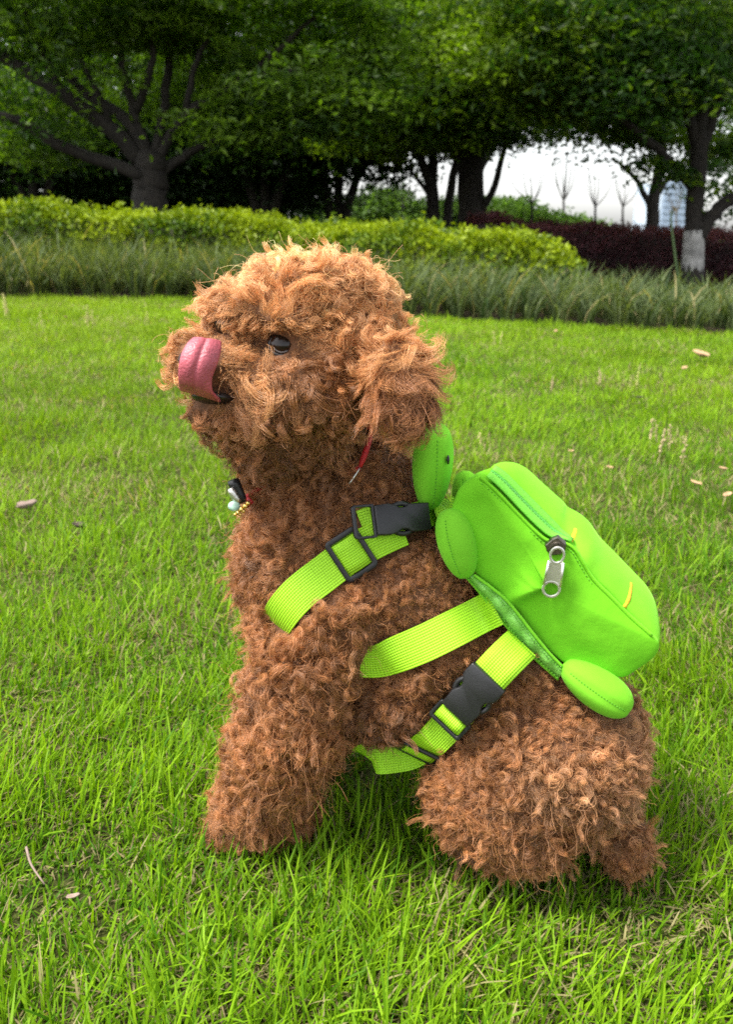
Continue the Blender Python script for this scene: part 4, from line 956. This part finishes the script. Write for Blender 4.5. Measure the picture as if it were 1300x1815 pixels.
# the far side mirrors the near side
axp = at_y(700, 1000, .58)
CP2 = CP - 2 * ((CP - axp) @ LAT)[:, None] * LAT; CD2 = CD - 2 * (CD @ LAT)[:, None] * LAT
CPa = np.vstack([CP, CP2]); CAa = np.vstack([CA, CA]); CDa = np.vstack([CD, CD2])
tris = []
for p in polys:
    for k in range(1, len(p) - 1): tris.append((p[0], p[k], p[k + 1]))
tris = np.array(tris); a, b, c = co[tris[:, 0]], co[tris[:, 1]], co[tris[:, 2]]
cr = np.cross(b - a, c - a); area = np.linalg.norm(cr, axis=1) / 2
vn = np.zeros(nv * 3); me.vertices.foreach_get('normal', vn); vn = vn.reshape(-1, 3)
_x1, _y1 = 322, 386
def roots(num, lscale):
    """num roots spread over the body with the local coat settings, cleared round eyes, tongue, straps and bag"""
    ti = rng.choice(len(tris), num, p=area / area.sum()); r1, r2 = np.sqrt(rng.uniform(size=num)), rng.uniform(size=num)
    w0, w1, w2 = (1 - r1)[:, None], (r1 * (1 - r2))[:, None], (r1 * r2)[:, None]
    RP = a[ti] * w0 + b[ti] * w1 + c[ti] * w2; RN = nrm(vn[tris[ti, 0]] * w0 + vn[tris[ti, 1]] * w1 + vn[tris[ti, 2]] * w2)
    ATT = np.zeros((num, CAa.shape[1])); FL = np.zeros((num, 3))
    for s0 in range(0, num, 20000):
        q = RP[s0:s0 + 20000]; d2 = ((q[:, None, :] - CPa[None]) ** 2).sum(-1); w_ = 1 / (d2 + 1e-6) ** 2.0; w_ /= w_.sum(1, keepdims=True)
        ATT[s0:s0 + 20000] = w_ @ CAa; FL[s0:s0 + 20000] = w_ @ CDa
    Ln = ATT[:, 0] * lscale * rng.uniform(.62, 1.30, num) * (1 + .12 * (ATT[:, 1] > .9))
    FT = nrm(FL - RN * (FL * RN).sum(1, keepdims=True))
    keep = RP[:, 2] > .005; pu, pv = pix(RP)
    de = np.linalg.norm(RP - EYE, axis=1); keep &= de > .0122; Ln = np.where(de < .020, np.minimum(Ln, .0065), Ln)
    de = np.linalg.norm(RP - EYE2, axis=1); keep &= de > .006; Ln = np.where(de < .013, np.minimum(Ln, .007), Ln)
    keep &= ~((pu > 322) & (pu < 386) & (pv > 605) & (pv < 722) & (RP[:, 1] < .545))
    Ln = np.minimum(Ln, np.maximum(RP[:, 2], 0) * .36 + .006)
    for Q, hw in STRAPS:
        dm = np.full(num, 9.0)
        for k in range(0, len(Q)): dm = np.minimum(dm, ((RP + RN * .007 - Q[k]) ** 2).sum(1))
        dm = np.sqrt(dm); keep &= dm > hw * 1.0
        Ln = np.where(dm < hw * 1.4, np.minimum(Ln, .014), Ln)
    for i in np.where(keep)[0]:
        o_ = Vector(RP[i] + RN[i] * .0005); best = 1e9
        for d in (RN[i], RN[i] + FT[i], FT[i] * .8 + RN[i] * .3):
            h = ABVH.ray_cast(o_, Vector(d).normalized(), .03)
            if h[0] is not None: best = min(best, h[3])
        if best < Ln[i] * .9:
            Ln[i] = best * .8
            if best < .0035: keep[i] = False
    k = np.where(keep)[0]
    return RP[k], RN[k], FT[k], Ln[k], ATT[k]
def rot(v, k, ang):
    c_, s_ = np.cos(ang)[:, None], np.sin(ang)[:, None]; return v * c_ + np.cross(k, v) * s_ + k * (k * v).sum(1, keepdims=True) * (1 - c_)
def grow(P, Nn, F_, D, L, turns, ax, ns, drift=.28, lift=.12, wave=None):
    drift = np.broadcast_to(drift, (len(P),))
    pts = [P]; d = D.copy(); step = L / (ns - 1); base = 2 * math.pi * turns / (ns - 1); p = P.copy()
    for k in range(ns - 1):
        f = .45 + 1.1 * (k / (ns - 1))
        ang = base * f
        if wave is not None: ang = ang * (1 - wave[0]) + wave[0] * wave[1] * np.cos(wave[2] + 2 * math.pi * wave[3] * k / (ns - 1)) * (2.6 * math.pi / (ns - 1))
        d = rot(d, ax, ang); p = p + d * step[:, None] + F_ * (step * drift)[:, None] + Nn * (step * lift)[:, None]
        pts.append(p)
    return np.stack(pts, 1)
def hair(name, ST, tint, r0, r1, par):
    cu = bpy.data.hair_curves.new(name); m_, ns = ST.shape[:2]; cu.add_curves([ns] * m_)
    ST = ST.copy(); ST[:, :, 2] = np.maximum(ST[:, :, 2], .003)
    cu.attributes['position'].data.foreach_set('vector', ST.astype(np.float32).ravel())
    ra = cu.attributes.get('radius') or cu.attributes.new('radius', 'FLOAT', 'POINT')
    ra.data.foreach_set('value', np.tile(np.linspace(r0, r1, ns), m_).astype(np.float32))
    ta = cu.attributes.new('tint', 'FLOAT_COLOR', 'CURVE'); ta.data.foreach_set('color', np.hstack([np.clip(tint, .012, .85), np.ones((m_, 1))]).astype(np.float32).ravel())
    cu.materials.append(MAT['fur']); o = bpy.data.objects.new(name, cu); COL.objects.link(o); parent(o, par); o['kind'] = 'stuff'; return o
# soft undercoat
RP, RN, FT, Ln, ATT = roots(100000, .34); n = len(RP); Ln = np.maximum(Ln, .0045)
D0 = nrm(RN * .8 + FT * .5 + rng.normal(size=(n, 3)) * .5)
G = grow(RP - RN * .001, RN, FT, D0, Ln, rng.uniform(.3, 1.0, n), nrm(rng.normal(size=(n, 3))), 8)
hair('undercoat', G, ATT[:, 4:7] * .8 * (1 + .22 * rng.normal(size=(n, 1))), .00016, .0001, dog)
# curled locks
SPACING = .0043
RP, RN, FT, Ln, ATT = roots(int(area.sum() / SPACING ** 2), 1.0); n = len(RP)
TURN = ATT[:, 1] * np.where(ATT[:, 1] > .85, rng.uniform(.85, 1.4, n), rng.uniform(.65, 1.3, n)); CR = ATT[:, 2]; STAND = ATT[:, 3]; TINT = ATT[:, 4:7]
calm = sstep(1.0, .6, ATT[:, 1]) if False else 1 - sstep(.6, 1.0, ATT[:, 1])
lowz = RP[:, 2] < .045; STAND = np.where(lowz, .85, STAND); TURN = np.where(lowz, np.maximum(TURN, 1.15), TURN)
D0 = nrm(RN * STAND[:, None] + FT * (1.0 - STAND)[:, None] + rng.normal(size=(n, 3)) * (.45 - .30 * calm)[:, None])
rt_ = np.stack([noise(RP + 10 * k, 45) for k in range(3)], -1)
sg = np.sign(noise(RP, 110) + rng.normal(size=n) * (.7 - .5 * calm))
AX = nrm(rt_ * .6 + rng.normal(size=(n, 3)) * (.5 - .3 * calm)[:, None] + RN * sg[:, None] * 1.2)
AX = nrm(AX - D0 * (AX * D0).sum(1, keepdims=True) * .7)
NS = 16; PER = 23
wv = (calm * .6, rng.uniform(.9, 1.7, n), rng.uniform(0, 6.28, n) * .4 + 2 * noise(RP, 60), rng.uniform(.9, 1.5, n))
G = grow(RP, RN, FT, D0, Ln, TURN, AX, NS, .07 + .15 * calm, .10, wv)
hm = ((G - RP[:, None, :]) * RN[:, None, :]).sum(-1).max(1); fac = np.minimum(1, (.0185 - .003 * (RP[:, 2] > .40)) * rng.uniform(.8, 1.1, n) / np.maximum(hm, 1e-4))     # no lock stands far off the coat
G = RP[:, None, :] + (G - RP[:, None, :]) * fac[:, None, None]
rep = np.repeat(np.arange(n), PER); m_ = len(rep)
t1 = nrm(np.cross(RN, FT)); jit = np.clip(rng.normal(size=(m_, 2)), -1.8, 1.8) * (CR[rep] * (.56 + .3 * calm)[rep])[:, None]
J = FT[rep] * jit[:, :1] + t1[rep] * jit[:, 1:]
sc = 1 + rng.normal(size=m_) * (.045 + .04 * calm)[rep]; rel = G[rep] - RP[rep][:, None, :]
s = np.linspace(0, 1, NS)[None, :, None]; conv = ((rng.uniform(.25, .75, n) + .15 * (1 - calm))[rep] + rng.uniform(-.08, .08, m_))[:, None, None]
fr = np.cumsum(rng.normal(size=(m_, NS, 3)), axis=1) * (.00016 - .00007 * calm)[rep][:, None, None]
ST = RP[rep][:, None, :] + J[:, None, :] * (1 - conv * s ** 1.5) + rel * (sc[:, None, None]) + fr - RN[rep][:, None, :] * .001
stray = rng.uniform(size=m_) < (.045 - .025 * calm)[rep]; ii = rep[stray]; k_ = len(ii)
ST[stray] = grow(RP[ii] + J[stray], RN[ii], FT[ii], nrm(D0[ii] + rng.normal(size=(k_, 3)) * .5), Ln[ii] * rng.uniform(.8, 1.2, k_), TURN[ii] * rng.uniform(.5, 1.2, k_), nrm(AX[ii] + rng.normal(size=(k_, 3)) * .8), NS)
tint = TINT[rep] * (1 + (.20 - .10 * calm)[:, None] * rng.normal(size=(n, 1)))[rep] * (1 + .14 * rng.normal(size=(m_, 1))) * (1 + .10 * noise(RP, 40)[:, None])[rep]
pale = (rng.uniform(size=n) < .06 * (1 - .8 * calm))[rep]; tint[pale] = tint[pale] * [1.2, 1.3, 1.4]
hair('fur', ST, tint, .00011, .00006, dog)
print('strands', m_, 'locks', n)

# ------------------------------------------------------------------ lawn
def lawn():
    Ps = []
    def band(y0, y1, dens, xm, xa):
        A_ = (y1 - y0) * 2 * (xm * (y0 + y1) / 2 + xa); n = int(A_ * dens); y = rng.uniform(y0, y1, n); x = rng.uniform(-1, 1, n) * (xm * y + xa); return x, y
    out_x, out_y = [], []
    for y0, y1, dens in [(.1, .9, 108000), (.9, 1.4, 40000), (1.4, 2.2, 22000), (2.2, 3.4, 15000), (3.4, 6.0, 11000)]:
        x, y = band(y0, y1, dens, .62, .35); out_x.append(x); out_y.append(y)
    x = np.concatenate(out_x); y = np.concatenate(out_y); k = y < edge_y(x) + .03; x, y = x[k], y[k]
    # keep tufted: drop blades in bare spots
    P = np.stack([x, y, gz(x, y)], -1); d = noise(P * [1, 1, 0], 30) + .7 * noise(P * [1, 1, 0], 9)
    k = rng.uniform(size=len(x)) < np.clip(.97 + .15 * d, .85, 1); P = P[k]
    # under the dog: flattened
    low = np.zeros(len(P), bool); cand = np.where((P[:, 1] < .85) & (np.abs(P[:, 0] - .05) < .3))[0]; hz = np.full(len(P), 9.0)
    for i in cand:
        h = BODY.ray_cast(Vector((P[i][0], P[i][1], -.01)), Vector((0, 0, 1)))
        if h[0] is not None: hz[i] = h[0].z
    P_ok = hz > .012; P = P[P_ok]; hz = hz[P_ok]; n = len(P); y = P[:, 1]
    near = y < 1.4
    thatch = (rng.uniform(size=n) < .26) & (y < 1.4)
    big = noise(P * [1, 1, 0], 2.2); fine = noise(P * [1, 1, 0], 26)
    h = rng.gamma(7, .0035, n) * (1 + .22 * fine) * np.where(y > 1.4, .95, 1.0); h = np.clip(h, .010, .06); h = np.minimum(h, np.maximum(hz * .9, .012))
    wd = rng.uniform(.0010, .0023, n) * np.clip(.75 + y * .38, 1, 2.6)
    yaw = rng.uniform(0, 6.283, n) * .6 + 1.0 * noise(P * [1, 1, 0], 7) + rng.normal(size=n) * .9
    bend = np.abs(rng.normal(size=n)) * .40 + .06; lean = np.abs(rng.normal(size=n)) * .42
    flat = rng.uniform(size=n) < .28; lean[flat] += .55; lean = np.minimum(lean, 1.25)
    f = np.clip(.5 + .28 * rng.normal(size=n) + .16 * big + .08 * fine, 0, 1)[:, None]
    t = np.array((.058, .165, .006)) * (1 - f) + np.array((.255, .43, .014)) * f
    yel = np.clip(sstep(-.6, .9, noise(P * [1, 1, 0] + 5, 1.7)) * .35 * sstep(.9, 2, y) + .5 * (1 - sstep(-1.0, .3, P[:, 0])) * sstep(.6, 1.6, y), 0, 1)[:, None] * rng.uniform(.4, 1, (n, 1)); t = t * (1 - yel) + np.array((.24, .34, .02)) * yel  # random yellow patches, plus sunlit left side put into the blade colour
    dryp = .05 + .16 * np.clip(noise(P * [1, 1, 0], 11) + .1, 0, 1)
    dry = rng.uniform(size=n) < dryp * np.where(h < .04, 1.6, .35); t[dry] = np.array((.36, .32, .15)) * rng.uniform(.6, 1.1, (dry.sum(), 1)); lean[dry] = np.minimum(lean[dry] + .5, 1.35)
    lean[thatch] = rng.uniform(1.2, 1.5, thatch.sum()); h[thatch] *= .9; wd[thatch] *= .7; tb_ = rng.uniform(size=n) < .55
    t[thatch & tb_] = np.array((.30, .25, .12)) * rng.uniform(.4, 1.05, ((thatch & tb_).sum(), 1)); t[thatch & ~tb_] *= .6; P[thatch, 2] += .004
    V, T, k = blades(P[near], h[near], wd[near], yaw[near], bend[near], .8, [0, .3, .6, .85, 1], lean[near]); V2, T2, k2 = blades(P[~near], h[~near], wd[~near], yaw[~near], bend[~near], .8, [0, .5, 1], lean[~near])
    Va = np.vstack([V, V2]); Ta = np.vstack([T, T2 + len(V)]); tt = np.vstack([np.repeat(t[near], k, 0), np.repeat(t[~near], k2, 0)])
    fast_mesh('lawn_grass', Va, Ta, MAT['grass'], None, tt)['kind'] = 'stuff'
    print('blades', n, 'tris', len(Ta))
lawn()

# ------------------------------------------------------------------ small things on the lawn
def dry_leaf(u, v, Lpx, ratio, mat, label, ang=0.3, lift=.018, curl=.4, group=None, yaw=None):
    p = on_ground(u, v); k = depth(p) / FPX; L = Lpx * k; p = p + np.array([0, 0, lift])
    yw = random.uniform(0, 6.28) if yaw is None else yaw; ax = np.array([math.cos(yw), math.sin(yw), .15]); ax = nrm(ax); sd_ = nrm(np.cross(np.array([0, 0, 1.]), ax)); up = np.cross(ax, sd_)
    V = []; n = 9
    for i in range(n):
        t = i / (n - 1) - .5; ww = ratio * L * math.sqrt(max(0, 1 - (2 * t) ** 2)) * .5 * (1 - .3 * t)
        for s_ in (-1, -.5, 0, .5, 1):
            V.append(p + ax * t * L + sd_ * s_ * ww + up * (curl * ww * abs(s_) ** 1.6 + curl * L * t * t * .8) + up * random.uniform(-.02, .02) * L)
    F = [[i * 5 + j, i * 5 + j + 1, (i + 1) * 5 + j + 1, (i + 1) * 5 + j] for i in range(n - 1) for j in range(4)]
    o = mesh_obj('fallen_leaf', V, F, MAT[mat]); m = o.modifiers.new('sol', 'SOLIDIFY'); m.thickness = max(.0006, L * .02)
    return tag(o, label, 'leaf', group)
FL = 'fallen leaves on the lawn'
dry_leaf(52, 920, 38, .55, 'greyleaf', 'curled grey brown fallen leaf on the grass at the left edge', curl=1.1, group=FL, yaw=.6)
dry_leaf(142, 956, 30, .6, 'darkleaf', 'blackish crumpled fallen leaf right of the grey brown one', curl=1.0, group=FL, yaw=2.9)
for (u, v, L, lab) in [(1240, 646, 40, 'largest pale tan fallen leaf near the dark grass bed at the right'), (1212, 670, 18, 'small tan fallen leaf just below the largest pale one'), (1010, 827, 20, 'orange tan fallen leaf above the top of the backpack'), (1078, 856, 14, 'small round tan fallen leaf right of the backpack top'), (1230, 886, 22, 'pale tan fallen leaf below the dry seed spikes'), (1286, 908, 24, 'pinkish tan fallen leaf at the right edge of the lawn'), (1278, 858, 16, 'small tan fallen leaf above the pinkish one at the right edge'), (117, 575, 14, 'reddish tan fallen leaf between the pale seed spikes at the left'), (985, 600, 13, 'small reddish fallen leaf close to the ornamental grass')]:
    dry_leaf(u, v, L, .5, 'dryleaf', lab, curl=.7, lift=.03, group=FL)
dry_leaf(1133, 724, 14, .6, 'darkleaf', 'single dark brown fallen leaf in the middle of the right lawn', lift=.03, group=FL)
def spikes(u, v, hpx, n, sp, mat, label, group='seed spikes standing in the lawn'):
    p = on_ground(u, v); k = depth(p) / FPX; root = tag(empty('seed_spike_plant', tuple(p)), label, 'plant', group)
    for j in range(n):
        b = p + np.array([random.uniform(-sp, sp) * k, random.uniform(-sp, sp) * k * 2, 0]); h = hpx * k * random.uniform(.65, 1.1); tip = b + np.array([random.uniform(-.12, .12) * h, random.uniform(-.1, .1) * h, h])
        MB().tube(crom(np.array([b, (b + tip) / 2 + np.array([.02 * h, 0, 0]), tip]), 6), max(.0009, .4 * k), 5).build('stem', MAT['seedhead' if mat == 'seedhead' else mat], root)
        mb = MB()
        for q in range(12):
            t = .38 + .62 * q / 11; c = b + (tip - b) * t + rng.normal(size=3) * h * .03; s_ = h * .035 * (1.15 - .6 * (t - .38))
            mb.ellipsoid(c, np.eye(3) * s_, 6, 4)
        o = mb.build('seed_head', MAT[mat], root); o['kind'] = 'stuff'
for a in [(10, 572, 50, 3, 8, 'seedhead', 'pale yellow seed spikes at the left edge of the lawn'), (155, 588, 46, 3, 10, 'seedhead', 'tallest pale yellow seed spikes left of the dog near the bed'), (67, 588, 30, 1, 4, 'seedhead', 'single short seed spike between the two left clusters'), (265, 575, 24, 2, 6, 'seedhead', 'short seed spikes just left of the dog head'),
          (1120, 695, 44, 2, 8, 'seedhead', 'pale seed spike standing alone in the right lawn'), (985, 700, 30, 3, 10, 'seedbrown', 'low tan seed spikes right of the dog ear'), (1060, 690, 40, 2, 8, 'seedbrown', 'two thin seed spikes beside the lone pale one'), (1180, 815, 66, 6, 34, 'seedbrown', 'largest cluster of dry seed spikes on the right lawn'), (880, 620, 42, 2, 6, 'seedhead', 'seed spikes close to the ornamental grass at the centre right'), (853, 800, 40, 1, 4, 'seedhead', 'single seed spike rising just above the backpack')]:
    spikes(*a)
# reed stem by the white trunk
p = on_ground(1196, 505); 
rd = tag(empty('reed_stem', tuple(p)), 'single thick green plant stem beside the whitewashed trunk', 'plant')
q = [at_y(1204, 500, p[1]), at_y(1196, 440, p[1]), at_y(1190, 385, p[1] + .05), at_y(1193, 372, p[1] + .05)]
MB().tube(crom(np.array(q), 10), np.linspace(.017, .010, 10), 8).build('stem', simple('green stem', (.10, .17, .05), .6), rd)
mb = MB()
for k in range(10): mb.ellipsoid(q[-1] + rng.normal(size=3) * .02, np.eye(3) * .012, 6, 4)
o = mb.build('flower_head', MAT['seedbrown'], rd); o['kind'] = 'stuff'
# twig lying in the grass at the lower left
tp = crom(np.array([on_ground(52, 1545) + [0, 0, .022], on_ground(62, 1585) + [0, 0, .026], on_ground(84, 1608) + [0, 0, .02]]), 8)
MB().tube(tp, np.linspace(.0011, .0006, 8), 6).build('twig', MAT['greyleaf']); tag(bpy.data.objects['twig'], 'thin dry twig lying in the grass at the lower left', 'twig')
dry_leaf(135, 1632, 26, .4, 'greyleaf', 'small brown dry leaf in the grass at the lower left', curl=.9, lift=.02, group=FL, yaw=.2)
